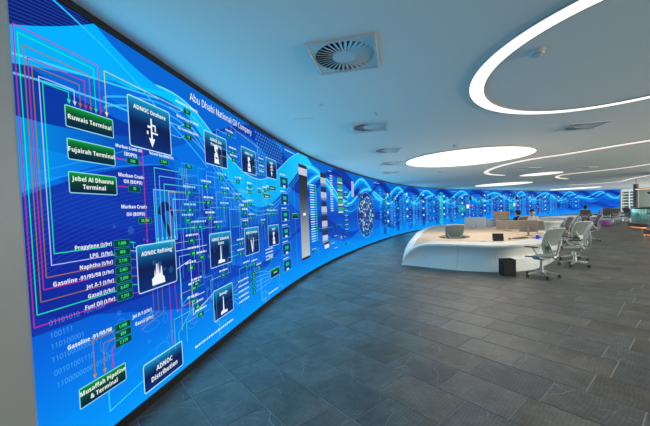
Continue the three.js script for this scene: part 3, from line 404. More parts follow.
// ---------------------------------------------------------------- ceiling fittings
function airVent(x, z, turn, label, size = 0.63) {
  const t = thing('air_vent', label, 'air vent', [x, CEIL, z], turn, 'square swirl air vents in the ceiling');
  const h = size / 2, R = 0.28;
  part('plate', flatShape([[-h + 0.02, -h + 0.02], [h - 0.02, -h + 0.02], [h - 0.02, h - 0.02], [-h + 0.02, h - 0.02]], [circle(0, 0, R, 48)], 0.008, -0.004), M.ventWhite, t);
  part('rim', [box(size, 0.024, 0.022, 0, -0.012, h - 0.011), box(size, 0.024, 0.022, 0, -0.012, -h + 0.011), box(0.022, 0.024, size - 0.044, h - 0.011, -0.012, 0), box(0.022, 0.024, size - 0.044, -h + 0.011, -0.012, 0)], M.ventWhite, t);
  part('duct', [new THREE.CylinderGeometry(R + 0.004, R + 0.004, 0.7, 40, 1, true).translate(0, 0.347, 0), new THREE.CylinderGeometry(R + 0.004, R + 0.004, 0.01, 40).translate(0, 0.7, 0)], M.duct, t);
  part('hub', cyl(0.118, 0.112, 0.012, 0, -0.010, 0, 32), M.ventWhite, t);
  const blade = new THREE.BoxGeometry(0.17, 0.003, 0.026).rotateX(-0.42).translate(0.193, -0.011, 0);
  for (let k = 0; k < 32; k++) part('blade', blade, M.ventWhite, t).rotation.y = k / 32 * 2 * Math.PI;
  return t;
}
const ventLabels = ['largest square air vent with radial blades in the ceiling', 'second square air vent, behind the largest one', 'third square air vent, left of the largest glowing disc', 'square air vent at right between large ring and curved ribbon light', 'small distant air vent left of the glowing disc, nearest the disc tip', 'very distant air vent between glowing disc and video wall', 'distant air vent just inside the hooked ribbon light', 'distant air vent at far right below the ribbon light'];
const vent = airVent(...VENTS[0], ventLabels[0]);
VENTS.slice(1).forEach(([x, z, a], i) => dup(vent, [x, CEIL, z], a, ventLabels[i + 1], 'square swirl air vents in the ceiling'));
function detector(x, z, label) {
  const t = thing('smoke_detector', label, 'smoke detector', [x, CEIL, z]);
  part('base', cyl(0.07, 0.07, 0.016, 0, -0.008, 0, 28), M.ventWhite, t);
  part('head', new THREE.LatheGeometry([[0.062, -0.016], [0.06, -0.03], [0.045, -0.046], [0.028, -0.055], [0, -0.056]].map(p => new THREE.Vector2(...p)), 28), M.ventWhite, t);
  part('slots', new THREE.TorusGeometry(0.051, 0.004, 6, 28).rotateX(Math.PI / 2).translate(0, -0.039, 0), M.ventDark, t);
}
detector(2.13, -3.11, 'white smoke detector inside the large ceiling ring');
detector(3.2, -7.62, 'small white smoke detector above the left part of the glowing disc');
detector(4.75, -12.9, 'small white smoke detector beyond the glowing disc');
function sprinkler(x, z, label) {
  const t = thing('sprinkler', label, 'sprinkler', [x, CEIL, z], 0, 'small ceiling sprinklers');
  part('rosette', cyl(0.035, 0.03, 0.008, 0, -0.004, 0, 20), M.ventWhite, t); part('stem', cyl(0.008, 0.008, 0.03, 0, -0.022, 0, 10), M.chrome, t); part('deflector', cyl(0.016, 0.016, 0.003, 0, -0.037, 0, 16), M.chrome, t);
}
sprinkler(0, -4.41, 'small sprinkler between the two nearest air vents');
sprinkler(0.84, -4.88, 'small sprinkler just above the second air vent');
sprinkler(4.43, -11.98, 'small sprinkler beyond the glowing disc');
tag(part('access_strip', box(0.32, 0.006, 0.012, -0.30, CEIL - 0.003, -5.02), M.ventWhite, scene), 'thin white access strip on the ceiling near the video wall', 'ceiling strip').rotation.y = 0;

// ---------------------------------------------------------------- the white desk
const RIMS = [ // floor x, z; rim x, y, z; worktop edge x, y, z
  [2.13, -8.95, 2.16, .10, -8.95, 2.50, .47, -9.05], [2.25, -8.84, 2.22, .27, -8.86, 2.52, .50, -8.98], [2.4, -8.7, 2.36, .48, -8.66, 2.60, .57, -8.82], [2.6, -8.5, 2.56, .61, -8.42, 2.78, .63, -8.74],
  [2.8, -8.3, 2.78, .655, -8.16, 3.0, .672, -8.6], [3.37, -7.78, 3.40, .66, -7.72, 3.6, .684, -8.22], [4.12, -7.45, 4.05, .662, -7.27, 4.2, .684, -7.85], [4.78, -7.51, 4.65, .662, -7.33, 4.66, .684, -7.88],
  [5.45, -7.89, 5.38, .665, -7.74, 5.2, .684, -8.15], [6.8, -9.3, 6.78, .68, -9.2, 6.6, .684, -9.28], [7.5, -11.5, 7.5, .68, -11.45, 7.3, .684, -11.5], [8.0, -14, 8.0, .68, -14, 7.78, .684, -13.95], [7.4, -15.9, 7.4, .68, -15.9, 7.2, .684, -15.7],
  [6.2, -16.4, 6.2, .68, -16.4, 6.2, .684, -16.15], [5.0, -15.6, 5.2, .68, -15.5, 5.38, .684, -15.35], [4.0, -13.8, 4.35, .68, -13.9, 4.55, .684, -13.85], [3.12, -11.6, 3.42, .68, -11.8, 3.62, .684, -11.75], [2.66, -10.3, 2.85, .66, -10.3, 3.08, .676, -10.25], [2.38, -9.6, 2.52, .56, -9.6, 2.76, .62, -9.6], [2.2, -9.2, 2.28, .34, -9.2, 2.6, .54, -9.25]];
const WELL = { x: 3.95, z: -9.68, a: 0.72, b: 0.46, dx: 0.31, dz: -0.951 };
function buildDesk(ox, oz, label, panels) {
  const t = thing('control_desk', label, 'desk', [ox, 0, oz]);
  const cen = [4.8, -11.2];
  const loop = (f) => new THREE.CatmullRomCurve3(RIMS.map(r => new THREE.Vector3(...f(r))), true, 'centripetal');
  const F = loop(r => [r[0], 0, r[1]]), R = loop(r => [r[2], r[3], r[4]]), B = loop(r => [r[5], r[6], r[7]]);
  const at = (cv, u) => cv.getPoint(((u % 1) + 1) % 1);
  const outer = (u, v) => {
    const r = at(R, u), f = at(F, u), h = r.y, lip = Math.min(0.05, h * 0.2); const ix = cen[0] - f.x, iz = cen[1] - f.z, L = Math.hypot(ix, iz);
    const arch = h / 0.68;
    if (v < 0.12) return [r.x, h - lip * (v / 0.12), r.z];
    if (v < 0.2) { const k = (v - 0.12) / 0.08 * 0.05 * arch; return [r.x + ix / L * k, h - lip, r.z + iz / L * k]; }
    const q = (v - 0.2) / 0.8, y = (h - lip) * (1 - q), e = q * q * q; const sx = r.x + ix / L * 0.05 * arch, sz = r.z + iz / L * 0.05 * arch; const b = 0.3 * arch * Math.sin(Math.PI * Math.pow(q, 0.85));
    return [sx + (f.x - sx) * e + ix / L * b, y, sz + (f.z - sz) * e + iz / L * b];
  };
  const gap = 0.00025; for (let k = 0; k + 1 < panels.length; k++) part('side_panel', surf((u, v) => outer(panels[k] + gap + (panels[k + 1] - panels[k] - 2 * gap) * u, 1 - v), 26, 40), M.hullWhite, t);
  part('carcass', surf((u, v) => { const p = outer(u, 1 - v * 0.8), ix = cen[0] - p[0], iz = cen[1] - p[2], L = Math.hypot(ix, iz); return [p[0] + ix / L * 0.02, p[1], p[2] + iz / L * 0.02]; }, 160, 20), std({ color: 0xa9adad, roughness: 0.6 }), t);
  part('rim', surf((u, v) => { const r = at(R, u), b = at(B, u); const k = v; return [r.x + (b.x - r.x) * k, r.y + (b.y - r.y) * k + 0.008 * Math.sin(Math.PI * k), r.z + (b.z - r.z) * k]; }, 200, 8), M.hullWhite, t);
  const wellAt = (u) => { const b = at(B, u), vx = b.x - WELL.x, vz = b.z - WELL.z, p = (vx * WELL.dx + vz * WELL.dz) / WELL.a, q = (vx * WELL.dz - vz * WELL.dx) / WELL.b, l = Math.hypot(p, q); const P = p / l * WELL.a, Q = q / l * WELL.b; return [WELL.x + WELL.dx * P + WELL.dz * Q, 0.684, WELL.z + WELL.dz * P - WELL.dx * Q]; };
  const wt = surf((u, v) => { const b = at(B, u), w = wellAt(u), k = Math.pow(v, 0.8); return [b.x + (w[0] - b.x) * k, b.y + (0.684 - b.y) * Math.min(1, k * 2.2), b.z + (w[2] - b.z) * k]; }, 200, 14);
  part('worktop', wt, M.beige, t); 
  part('inner_panel', surf((u, v) => { const w = wellAt(u); return [w[0], 0.684 * (1 - v), w[2]]; }, 120, 2), M.beige, t);
  return t;
}
const pn = []; for (let i = 0; i <= 14; i++) pn.push(i / 14);
buildDesk(0, 0, 'large white oval desk with beige worktop and arched end, nearest the viewer', [0.0, 0.13, 0.24, 0.3, 0.36, 0.42, 0.48, 0.54, 0.6, 0.66, 0.72, 0.78, 0.86, 0.94, 1.0].map((v, i, a) => v));
buildDesk(9.4, -12.2, 'second white oval desk farther back, mostly hidden behind chairs', pn).scale.set(0.45, 1, 0.45);

// ---------------------------------------------------------------- chairs
function makeChair(name, label, mesh, group) {
  const t = thing(name, label, 'chair', [0, 0, 0], 0, group);
  part('seat', slab((u, v) => { const x = (u - 0.5) * 2, z = 0.23 - 0.44 * v, w = 0.25 - 0.03 * v * v - 0.05 * Math.pow(Math.abs(2 * v - 1), 6); return [x * w, 0.465 + 0.022 * x * x - 0.03 * Math.pow(1 - v, 4) - 0.012 * Math.sin(Math.PI * v), z]; }, 14, 12, 0.03), mesh, t);
  part('seat_frame', [box(0.2, 0.06, 0.26, 0, 0.405, 0, 0.02), bar([-0.2, 0.43, 0.05], [0.2, 0.43, 0.05], 0.05, 0.02), bar([0, 0.42, -0.1], [0, 0.47, -0.3], 0.07, 0.03)], M.chairFrame, t);
  const bk = (x, v) => { const w = (0.195 + 0.085 * Math.pow(v, 0.8)) * (1 - 0.10 * Math.pow(v, 14) - 0.16 * Math.pow(1 - v, 6)); return [x * w, 0.53 + 0.53 * v + 0.02 * (1 - x * x) * v, -0.235 - 0.10 * v + 0.05 * Math.sin(Math.PI * v * 1.1) + 0.045 * x * x * (0.4 + 0.6 * (1 - v))]; };
  part('backrest', slab((u, v) => bk((u - 0.5) * 2 * 0.985, v), 14, 14, 0.012), mesh, t);
  const loop = []; for (let i = 0; i <= 8; i++) loop.push(bk(-1, i / 8)); for (let i = 1; i <= 6; i++) loop.push(bk(-1 + i / 3, 1)); for (let i = 7; i >= 0; i--) loop.push(bk(1, i / 8)); for (let i = 1; i < 6; i++) loop.push(bk(1 - i / 3, 0));
  part('back_frame', tube(loop, 0.015, 90, 8, true), M.chairFrame, t);
  part('back_support', [tube([[-0.02, 0.43, -0.28], [-0.1, 0.6, -0.3], [-0.215, 0.82, -0.29]], 0.014, 16, 8), tube([[0.02, 0.43, -0.28], [0.1, 0.6, -0.3], [0.215, 0.82, -0.29]], 0.014, 16, 8), box(0.3, 0.1, 0.014, 0, 0.66, -0.275, 0.006)], M.chairFrame, t);
  for (const s of [-1, 1]) { const a = part('armrest', box(0.09, 0.03, 0.26, s * 0.3, 0.68, 0.01, 0.014), M.darkPlastic, t); part('arm_post', tube([[s * 0.18, 0.44, -0.18], [s * 0.29, 0.47, -0.16], [s * 0.305, 0.56, -0.1], [s * 0.3, 0.665, -0.02]], 0.017, 20, 8), M.chairFrame, a); }
  part('column', [cyl(0.026, 0.026, 0.2, 0, 0.30, 0), cyl(0.036, 0.042, 0.14, 0, 0.17, 0)], M.chrome, t);
  part('hub', cyl(0.05, 0.06, 0.05, 0, 0.105, 0), M.chairFrame, t);
  for (let k = 0; k < 5; k++) {
    const a = k / 5 * 2 * Math.PI + 0.3, c = Math.cos(a), s = Math.sin(a), leg = part('leg', [bar([c * 0.04, 0.105, s * 0.04], [c * 0.17, 0.098, s * 0.17], 0.05, 0.032), bar([c * 0.16, 0.098, s * 0.16], [c * 0.32, 0.076, s * 0.32], 0.036, 0.026)], M.chairFrame, t);
    part('caster', [cyl(0.03, 0.03, 0.018, 0, 0, 0, 16).rotateX(Math.PI / 2).translate(0, 0, 0.014), cyl(0.03, 0.03, 0.018, 0, 0, 0, 16).rotateX(Math.PI / 2).translate(0, 0, -0.014), cyl(0.01, 0.01, 0.05, 0, 0.035, 0, 10)].map(g => g.rotateY(-a + 0.8).translate(c * 0.32, 0.03, s * 0.32)), M.darkPlastic, leg);
  }
  return t;
}
const face = (dx, dz) => Math.atan2(dx, dz);
const G1 = 'grey mesh task chairs round the nearest desk', G2 = 'mesh task chairs at the far desks';
const chair = makeChair('task_chair', 'pale grey mesh task chair in front of white desk, nearest of all chairs', M.chairMesh, G1);
chair.position.set(4.71, 0, -6.84); chair.rotation.y = face(-0.35, -0.94);
dup(chair, [6.28, 0, -7.88], face(-0.8, -0.6), 'grey mesh task chair seen side-on, right of the nearest chair', G1);
dup(chair, [6.9, 0, -8.72], face(-0.15, -1), 'pale grey task chair behind the side-on chair', G1);
dup(chair, [3.86, 0, -9.55], face(0.15, -1), 'grey task chair standing in the desk cut-out, left of the phone', G1);
const tan = makeChair('task_chair', 'taupe task chair on open floor beyond the right side of nearest desk', M.chairTan, G2);
tan.position.set(9.85, 0, -12.7); tan.rotation.y = face(-0.7, -0.7);
dup(tan, [10.8, 0, -12.75], face(-0.9, -0.45), 'taupe task chair right of the one beyond the desk, on open floor', G2);
dup(tan, [8.5, 0, -11.3], face(-0.95, -0.3), 'taupe task chair pushed toward the far right side of nearest desk', G2);
const chairP1 = dup(tan, [8.45, 0, -13.8], face(-0.3, -0.95), 'taupe task chair under the left seated person in black', G2);
const chairP2 = dup(tan, [9.2, 0, -13.9], face(-0.35, 0.93), 'taupe task chair under the seated person in white', G2);
[[16.9, -20.3, 2.4], [18.9, -21.9, -2.2], [19.6, -21.3, 2.9], [20.1, -22.4, -1.0], [20.9, -21.4, 1.6], [21.5, -22.6, -2.4], [22.3, -22.9, 0.8]].forEach(([x, z, t], i) => dup(tan, [x, 0, z], t, ['leftmost', 'second from left', 'third from left', 'middle', 'third from right', 'second from right', 'rightmost'][i] + ' of the distant chairs before the white shelving', 'distant chairs near the white shelving'));

// ---------------------------------------------------------------- desk equipment
const DT = 0.686;
function monitor(name, label, [x, y, z], turn, w, h, lift, back, screen, tilt = 0) {
  const t = thing(name, label, 'monitor', [x, y, z], turn);
  part('stand', [box(w * 0.36, 0.012, 0.17, 0, 0.006, -0.03, 0.005), bar([0, 0.01, -0.06], [0, lift + h * 0.45, -0.045], 0.055, 0.018)], back, t);
  const hd = new THREE.Group(); const g = box(w, h, 0.026, 0, 0, 0, 0.01).rotateX(-tilt).translate(0, lift + h / 2, 0);
  const s = part('housing', g, back, t); part('screen', box(w - 0.02, h - 0.025, 0.003, 0, 0, 0.0135).rotateX(-tilt).translate(0, lift + h / 2, 0), screen, s);
  return t;
}
const offScreen = std({ color: 0x10181b, roughness: 0.55 });
const liveScreen = std({ color: 0x0a0e14, roughness: 0.3, emissive: 0xffffff, emissiveIntensity: 0.5, emissiveMap: canvasTex(256, 144, (c) => { c.fillStyle = '#12407a'; c.fillRect(0, 0, 256, 144); c.fillStyle = '#bcd2e6'; for (let k = 0; k < 9; k++) c.fillRect(14, 14 + k * 14, 60 + (k * 47) % 150, 5); }) });
const orangeScreen = std({ color: 0x2a2622, roughness: 0.3, emissive: 0xffffff, emissiveIntensity: 0.55, emissiveMap: canvasTex(256, 160, (c) => { c.fillStyle = '#8a7f73'; c.fillRect(0, 0, 256, 160); c.fillStyle = '#c98a22'; c.fillRect(0, 0, 256, 46); c.fillStyle = '#b5a897'; for (let k = 0; k < 5; k++) c.fillRect(20, 62 + k * 18, 210, 8); }) });
monitor('monitor', 'wide taupe-backed monitor on the desk, left of the dark phone', [6.02, DT, -12.6], face(0.75, -0.65), 0.86, 0.42, 0.05, M.silver, liveScreen);
monitor('monitor', 'slanted taupe-backed monitor behind the black desk phone', [6.4, DT, -11.0], face(0.6, -0.8), 0.74, 0.34, 0.04, M.taupe, offScreen, 0.35);
monitor('monitor', 'taupe-backed monitor behind the blue cup', [5.9, DT, -9.1], face(0.55, -0.85), 0.46, 0.36, 0.1, M.taupe, offScreen, 0.3);
monitor('monitor', 'dark-screened monitor turned toward the right-hand chairs', [6.5, DT, -9.5], face(0.35, 0.94), 0.4, 0.3, 0.1, M.silver, offScreen, 0.12);
monitor('monitor', 'monitor with an orange screen header, farthest on the nearest desk', [7.42, DT, -13.2], face(-0.5, 0.86), 0.58, 0.33, 0.3, M.taupe, orangeScreen);
monitor('monitor', 'bluish monitor beside the wide taupe-backed one', [6.62, DT, -12.5], face(0.2, 0.98), 0.5, 0.32, 0.06, M.silver, liveScreen);
{ // desk phone
  const t = thing('desk_phone', 'black desk phone with raised display near the desk front', 'phone', [4.47, DT, -8.12], face(-0.35, 0.94));
  part('base', box(0.24, 0.03, 0.2, 0, 0.016, 0, 0.008).rotateX(0), M.black, t);
  const k = part('display_panel', box(0.26, 0.17, 0.022, 0, 0, 0, 0.008).rotateX(-0.5).translate(0, 0.105, -0.03), M.black, t);
  part('display', box(0.12, 0.06, 0.004, 0.05, 0.03, 0.011).rotateX(-0.5).translate(0, 0.105, -0.03), std({ color: 0x2c3a40, roughness: 0.2 }), k);
  part('handset', [box(0.05, 0.03, 0.2, -0.1, 0.048, 0.01, 0.012), box(0.055, 0.04, 0.055, -0.1, 0.05, 0.09, 0.014), box(0.055, 0.04, 0.055, -0.1, 0.05, -0.07, 0.014)], M.darkPlastic, t);
  for (let r = 0; r < 3; r++) for (let c = 0; c < 3; c++) part('key', box(0.022, 0.008, 0.016, 0.01 + c * 0.03, 0.035, 0.03 + r * 0.024), M.darkPlastic, t);
}
{ const t = thing('keyboard', 'dark keyboard lying right of the desk phone', 'keyboard', [5.25, DT, -8.45], face(0.3, 0.95)); part('body', box(0.44, 0.018, 0.14, 0, 0.01, 0, 0.005), M.darkPlastic, t); for (let r = 0; r < 4; r++) for (let c = 0; c < 12; c++) part('key', box(0.028, 0.006, 0.026, -0.19 + c * 0.0345, 0.021, -0.048 + r * 0.032), M.black, t); }
{ const t = thing('mouse', 'black mouse beside the dark keyboard', 'mouse', [4.88, DT, -8.3], 0.4); part('body', new THREE.SphereGeometry(0.05, 18, 12, 0, 6.3, 0, Math.PI / 2).scale(0.6, 0.62, 1.05), M.black, t); part('wheel', new THREE.TorusGeometry(0.01, 0.004, 8, 16).rotateY(Math.PI / 2).translate(0, 0.03, -0.02), M.darkPlastic, t); }
{ const t = thing('cup', 'bright blue cup on the desk behind the nearest chair', 'cup', [5.5, DT, -8.12]); const blue = std({ color: 0x1428c8, roughness: 0.35 }); part('body', new THREE.LatheGeometry([[0, 0.002], [0.032, 0.002], [0.036, 0.01], [0.043, 0.1], [0.040, 0.1], [0.033, 0.012], [0, 0.01]].map(p => new THREE.Vector2(...p)), 28), blue, t); part('handle', new THREE.TorusGeometry(0.026, 0.006, 8, 20).translate(0.062, 0.052, 0), blue, t); }
{ const t = thing('folder', 'blue folder lying flat beside the blue cup', 'folder', [5.62, DT, -8.3], 0.5); const blue = std({ color: 0x2236c0, roughness: 0.5 }); part('cover', box(0.24, 0.02, 0.2, 0, 0.012, 0, 0.006), blue, t); part('pages', box(0.22, 0.012, 0.19, 0.004, 0.012, 0.008), std({ color: 0xe4e2da, roughness: 0.8 }), t); }
{ const t = thing('notepad', 'small pale notepad on the desk left of the phone', 'notepad', [4.02, DT, -8.0], 0.3); part('pages', box(0.14, 0.012, 0.1, 0, 0.007, 0), std({ color: 0xd6d8d6, roughness: 0.8 }), t); part('cover', box(0.142, 0.003, 0.102, 0, 0.0145, 0), std({ color: 0x9aa0a4, roughness: 0.7 }), t); }
{ // waste bin
  const t = thing('waste_bin', 'black square waste bin standing against the white desk front', 'bin', [4.12, 0, -7.13], -0.15);
  const w = 0.135, hgt = 0.36; const sides = []; for (const [sx, sz, ww, dd] of [[0, 1, 0.27, 0.012], [0, -1, 0.27, 0.012], [1, 0, 0.012, 0.27], [-1, 0, 0.012, 0.27]]) sides.push(box(ww, hgt, dd, sx * (w - 0.006), hgt / 2, sz * (w - 0.006), 0.004));
  part('body', [...sides, box(0.25, 0.012, 0.25, 0, 0.006, 0)], M.black, t);
  part('rim', [box(0.285, 0.014, 0.02, 0, hgt, w - 0.006, 0.004), box(0.285, 0.014, 0.02, 0, hgt, -w + 0.006, 0.004), box(0.02, 0.014, 0.285, w - 0.006, hgt, 0, 0.004), box(0.02, 0.014, 0.285, -w + 0.006, hgt, 0, 0.004)], M.darkPlastic, t);
  part('liner', box(0.244, 0.004, 0.244, 0, 0.3, 0), std({ color: 0x16181a, roughness: 0.35 }), t);
}

// ---------------------------------------------------------------- people
function sdfMesh(bones, k, grow, min, size, res) {
  const mc = new MarchingCubes(res, M.black, false, false, 60000); mc.isolation = 0; const H = res / 2, f = mc.field, v = [0, 0, 0];
  for (let z = 0; z < res; z++) for (let y = 0; y < res; y++) for (let x = 0; x < res; x++) {
    v[0] = min[0] + size * (x - H + H) / res; v[1] = min[1] + size * y / res; v[2] = min[2] + size * z / res; let d = 1e3, s = 0;
    for (const [a, b, ra, rb] of bones) { const ab = [b[0] - a[0], b[1] - a[1], b[2] - a[2]], ap = [v[0] - a[0], v[1] - a[1], v[2] - a[2]], l = ab[0] ** 2 + ab[1] ** 2 + ab[2] ** 2, t = l ? Math.max(0, Math.min(1, (ap[0] * ab[0] + ap[1] * ab[1] + ap[2] * ab[2]) / l)) : 0; const q = Math.hypot(ap[0] - ab[0] * t, ap[1] - ab[1] * t, ap[2] - ab[2] * t) - (ra + (rb - ra) * t) - grow; s += Math.exp(-q / k); }
    f[x + y * res + z * res * res] = k * Math.log(Math.max(s, 1e-30));
  }
  mc.update(); const n = mc.count, g = new THREE.BufferGeometry(), P = new Float32Array(n * 3), N = new Float32Array(n * 3);
  for (let i = 0; i < n; i++) for (let c = 0; c < 3; c++) { P[i * 3 + c] = min[c] + size * (mc.positionArray[i * 3 + c] * H + H) / res; N[i * 3 + c] = mc.normalArray[i * 3 + c]; }
  g.setAttribute('position', new THREE.BufferAttribute(P, 3)); g.setAttribute('normal', new THREE.BufferAttribute(N, 3)); g.setAttribute('uv', new THREE.BufferAttribute(new Float32Array(n * 2), 2)); return g;
}
function seatedPerson(label, pos, turn, shirtCol, trouserCol, hairCol) { // seat at 0.47 m, facing +z
  const t = thing('person', label, 'person', pos, turn);
  const torso = [[[0, 0.60, -0.06], [0, 0.8, -0.09], 0.135, 0.125], [[-0.07, 0.86, -0.09], [0.07, 0.86, -0.09], 0.12, 0.12], [[-0.16, 0.98, -0.08], [0.16, 0.98, -0.08], 0.065, 0.065], [[0, 0.9, -0.085], [0, 1.02, -0.07], 0.12, 0.075]];
  const arms = [], fore = [], hands = [], legs = []; for (const s of [-1, 1]) { arms.push([[s * 0.19, 0.97, -0.08], [s * 0.25, 0.72, -0.03], 0.055, 0.045]); fore.push([[s * 0.25, 0.72, -0.03], [s * 0.2, 0.745, 0.2], 0.042, 0.03]); hands.push([[s * 0.2, 0.745, 0.2], [s * 0.19, 0.74, 0.27], 0.032, 0.026]); for (let k = 0; k < 4; k++) hands.push([[s * (0.175 + k * 0.017), 0.738, 0.28], [s * (0.17 + k * 0.019), 0.725, 0.345 - Math.abs(k - 1.4) * 0.012], 0.009, 0.008]); hands.push([[s * 0.17, 0.74, 0.24], [s * 0.135, 0.735, 0.285], 0.011, 0.009]); legs.push([[s * 0.09, 0.58, -0.03], [s * 0.12, 0.55, 0.4], 0.09, 0.062], [[s * 0.12, 0.54, 0.4], [s * 0.12, 0.12, 0.36], 0.058, 0.04]); }
  const head = [[[0, 1.02, -0.06], [0, 1.13, -0.04], 0.055, 0.052], [[0, 1.22, -0.035], [0, 1.26, -0.045], 0.088, 0.09], [[0, 1.16, 0.0], [0, 1.19, 0.005], 0.05, 0.065], [[0, 1.2, 0.062], [0, 1.185, 0.078], 0.010, 0.014], [[-0.09, 1.22, -0.04], [-0.094, 1.2, -0.04], 0.016, 0.012], [[0.09, 1.22, -0.04], [0.094, 1.2, -0.04], 0.016, 0.012]];
  const feet = [-1, 1].map(s => [[s * 0.12, 0.055, 0.33], [s * 0.13, 0.045, 0.48], 0.045, 0.036]);
  const skin = std({ color: 0xc79a78, roughness: 0.6 });
  part('body', sdfMesh([...torso, ...arms, ...fore, ...hands, ...legs, ...head, ...feet], 0.012, 0, [-0.75, -0.02, -0.65], 1.45, 112), skin, t);
  part('shirt', sdfMesh([...torso, ...arms, ...fore.map(([a, b, r0, r1]) => [a, [a[0] + (b[0] - a[0]) * 0.8, a[1] + (b[1] - a[1]) * 0.8, a[2] + (b[2] - a[2]) * 0.8], r0, r1])], 0.014, 0.012, [-0.75, 0.1, -0.7], 1.3, 90), std({ color: shirtCol, roughness: 0.85 }), t);
  part('trousers', sdfMesh([...legs, [[-0.07, 0.57, -0.05], [0.07, 0.57, -0.05], 0.115, 0.115]], 0.014, 0.013, [-0.6, 0.02, -0.4], 1.2, 80), std({ color: trouserCol, roughness: 0.85 }), t);
  part('hair', sdfMesh([[[0, 1.25, -0.062], [0, 1.28, -0.045], 0.095, 0.088], [[0, 1.2, -0.1], [0, 1.25, -0.09], 0.06, 0.07]], 0.014, 0.008, [-0.25, 1.05, -0.3], 0.45, 44), std({ color: hairCol, roughness: 0.7 }), t);
  part('shoes', sdfMesh(feet, 0.012, 0.01, [-0.4, -0.05, 0.1], 0.7, 60), M.black, t);
  return t;
}
seatedPerson('seated person in black with dark hair, beyond the nearest desk', [8.45, 0.0, -13.8], face(-0.3, -0.95), 0x17181c, 0x1a1b20, 0x14110f);
seatedPerson('seated person in white shirt with dark hair, right of the one in black', [9.2, 0.0, -13.9], face(-0.35, 0.93), 0xd8d6d2, 0x23252b, 0x1b1512);
seatedPerson('distant seated person in dark clothes beside the purple pouf', [16.9, 0.0, -20.3], 2.4, 0x15161a, 0x191a1f, 0x100e0d);

// ---------------------------------------------------------------- far right of the room
{ const t = thing('pouf', 'low round purple pouf on the floor at far right', 'pouf', [18.4, 0, -20.9]); const m = std({ color: 0xb86cc8, roughness: 0.8 }); part('seat', new THREE.LatheGeometry([[0, 0], [0.5, 0], [0.55, 0.04], [0.56, 0.26], [0.5, 0.33], [0, 0.335]].map(p => new THREE.Vector2(...p)), 40), m, t); part('piping', new THREE.TorusGeometry(0.545, 0.012, 8, 48).rotateX(Math.PI / 2).translate(0, 0.285, 0), std({ color: 0x7d3f99, roughness: 0.7 }), t); }
{ // white shelving where the video wall ends
  const t = thing('shelving_unit', 'tall white shelving unit with open compartments at the end of video wall', 'shelving', [41.7, 0, -42.85], face(-0.6, 0.8));
  const white = std({ color: 0xe4ecea, roughness: 0.6 }), W = 1.7, H = 3.08;
  part('back_panel', box(W, H, 0.03, 0, H / 2, -0.2), std({ color: 0x5f7f82, roughness: 0.7 }), t);
  for (const x of [-W / 2 + 0.05, 0, W / 2 - 0.05]) part('upright', box(0.12, H, 0.4, x, H / 2, 0), white, t);
  for (let k = 0; k < 8; k++) part('shelf', box(W - 0.02, 0.12, 0.38, 0, 0.06 + k * 0.4, 0), white, t);
  part('header', box(W, 0.34, 0.42, 0, H - 0.17, 0.005), white, t);
}
const darkWood = std({ color: 0x5a3a22, roughness: 0.5 });
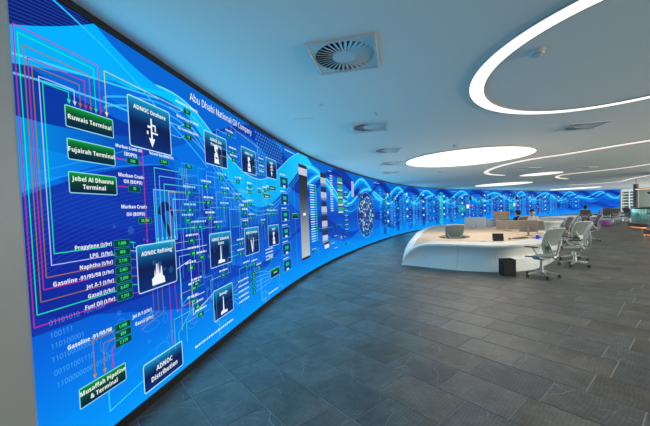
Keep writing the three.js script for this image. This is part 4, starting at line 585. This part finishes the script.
function glassDrum(cx, cz, r, h, a0, a1, name, label, withRail) {
  const t = thing(name, label, 'balustrade', [cx, 0, cz]); const arc = (rr0, y0, y1, th, n = 40) => slab((u, v) => { const a = a0 + (a1 - a0) * u; return [Math.cos(a) * rr0, y0 + (y1 - y0) * v, Math.sin(a) * rr0]; }, n, 1, th);
  part('plinth', arc(r, 0.08, 0.26, 0.1), darkWood, t);
  part('light_strip', arc(r - 0.04, 0.012, 0.07, 0.02), std({ color: 0xffc37a, roughness: 0.6, emissive: 0xffa04a, emissiveIntensity: 0.9 }), t);
  const gl = new THREE.MeshPhysicalMaterial({ color: 0xd5efe8, roughness: 0.05, transmission: 0.92, thickness: 0, ior: 1.25 });
  const N = 8; for (let k = 0; k < N; k++) { const b0 = a0 + (a1 - a0) * (k + 0.03) / N, b1 = a0 + (a1 - a0) * (k + 0.97) / N; part('glass_panel', slab((u, v) => { const a = b0 + (b1 - b0) * u; return [Math.cos(a) * (r - 0.05), 0.26 + (h - 0.26) * v, Math.sin(a) * (r - 0.05)]; }, 6, 1, 0.012), gl, t); }
  if (withRail) { part('handrail', tube(Array.from({ length: 9 }, (_, i) => { const a = a0 + (a1 - a0) * i / 8; return [Math.cos(a) * (r - 0.05), h + 0.02, Math.sin(a) * (r - 0.05)]; }), 0.03, 60, 8), M.darkPlastic, t); }
  for (let k = 0; k < 5; k++) { const a = a0 + (a1 - a0) * (k + 0.5) / 5; const l = new THREE.PointLight(0xffa860, 0.3, 0, 2); l.position.set(cx + Math.cos(a) * (r + 0.06), 0.06, cz + Math.sin(a) * (r + 0.06)); l.castShadow = true; scene.add(l); }
}
glassDrum(19.95, -16.8, 2.55, 1.1, Math.PI * 0.45, Math.PI * 1.6, 'glass_balustrade', 'curved glass balustrade on a warm-lit wooden plinth at far right', true);
glassDrum(16.55, -12.2, 2.8, 0.95, Math.PI * 0.45, Math.PI * 1.35, 'glass_balustrade', 'nearer curved balustrade with warm-lit plinth, at the right picture edge', true);
{ // stair drum and its rail inside the enclosure
  const t = thing('stair_drum', 'pale green round stair enclosure behind the glass balustrade', 'stair', [20.0, 0, -17.1]);
  const panelM = std({ color: 0xd3dacd, roughness: 0.5 }); for (let k = 0; k < 14; k++) { const a0 = k / 14 * 6.283, a1 = (k + 0.94) / 14 * 6.283; part('panel', slab((u, v) => { const a = a0 + (a1 - a0) * u; return [Math.cos(a) * 1.5, 0.05 + 2.95 * v, Math.sin(a) * 1.5]; }, 5, 1, 0.04), panelM, t); }
  part('core', cyl(1.44, 1.44, 3.0, 0, 1.5, 0, 40), std({ color: 0x4a5452, roughness: 0.7 }), t);
  part('handrail', tube([[-1.56, 1.75, 0.9], [-1.75, 1.6, 0.2], [-1.6, 2.0, -0.7]], 0.05, 24, 8), M.darkPlastic, t);
}
struct('trim_2', cyl(0.2, 0.2, CEIL, 29.95, CEIL / 2, -30.1, 28), std({ color: 0x3a3d3e, roughness: 0.5 }));
{ const t = thing('display_sill', 'warm-lit beam above the stair enclosure at far right', 'light beam', [22.7, 2.36, -22.1], face(-0.7, 0.7)); part('beam', box(1.2, 0.1, 0.14, 0, 0, 0, 0.01), darkWood, t); part('light_strip', box(1.1, 0.04, 0.02, 0, -0.02, 0.075), std({ color: 0xffd9a8, roughness: 0.6, emissive: 0xffc890, emissiveIntensity: 1.1 }), t); part('hanger', [cyl(0.012, 0.012, 0.7, -0.5, 0.4, 0, 8), cyl(0.012, 0.012, 0.7, 0.5, 0.4, 0, 8)], M.darkPlastic, t); }

scene.traverse(o => { if (o.isMesh) o.castShadow = o.receiveShadow = true; });
renderer.render(scene, camera);
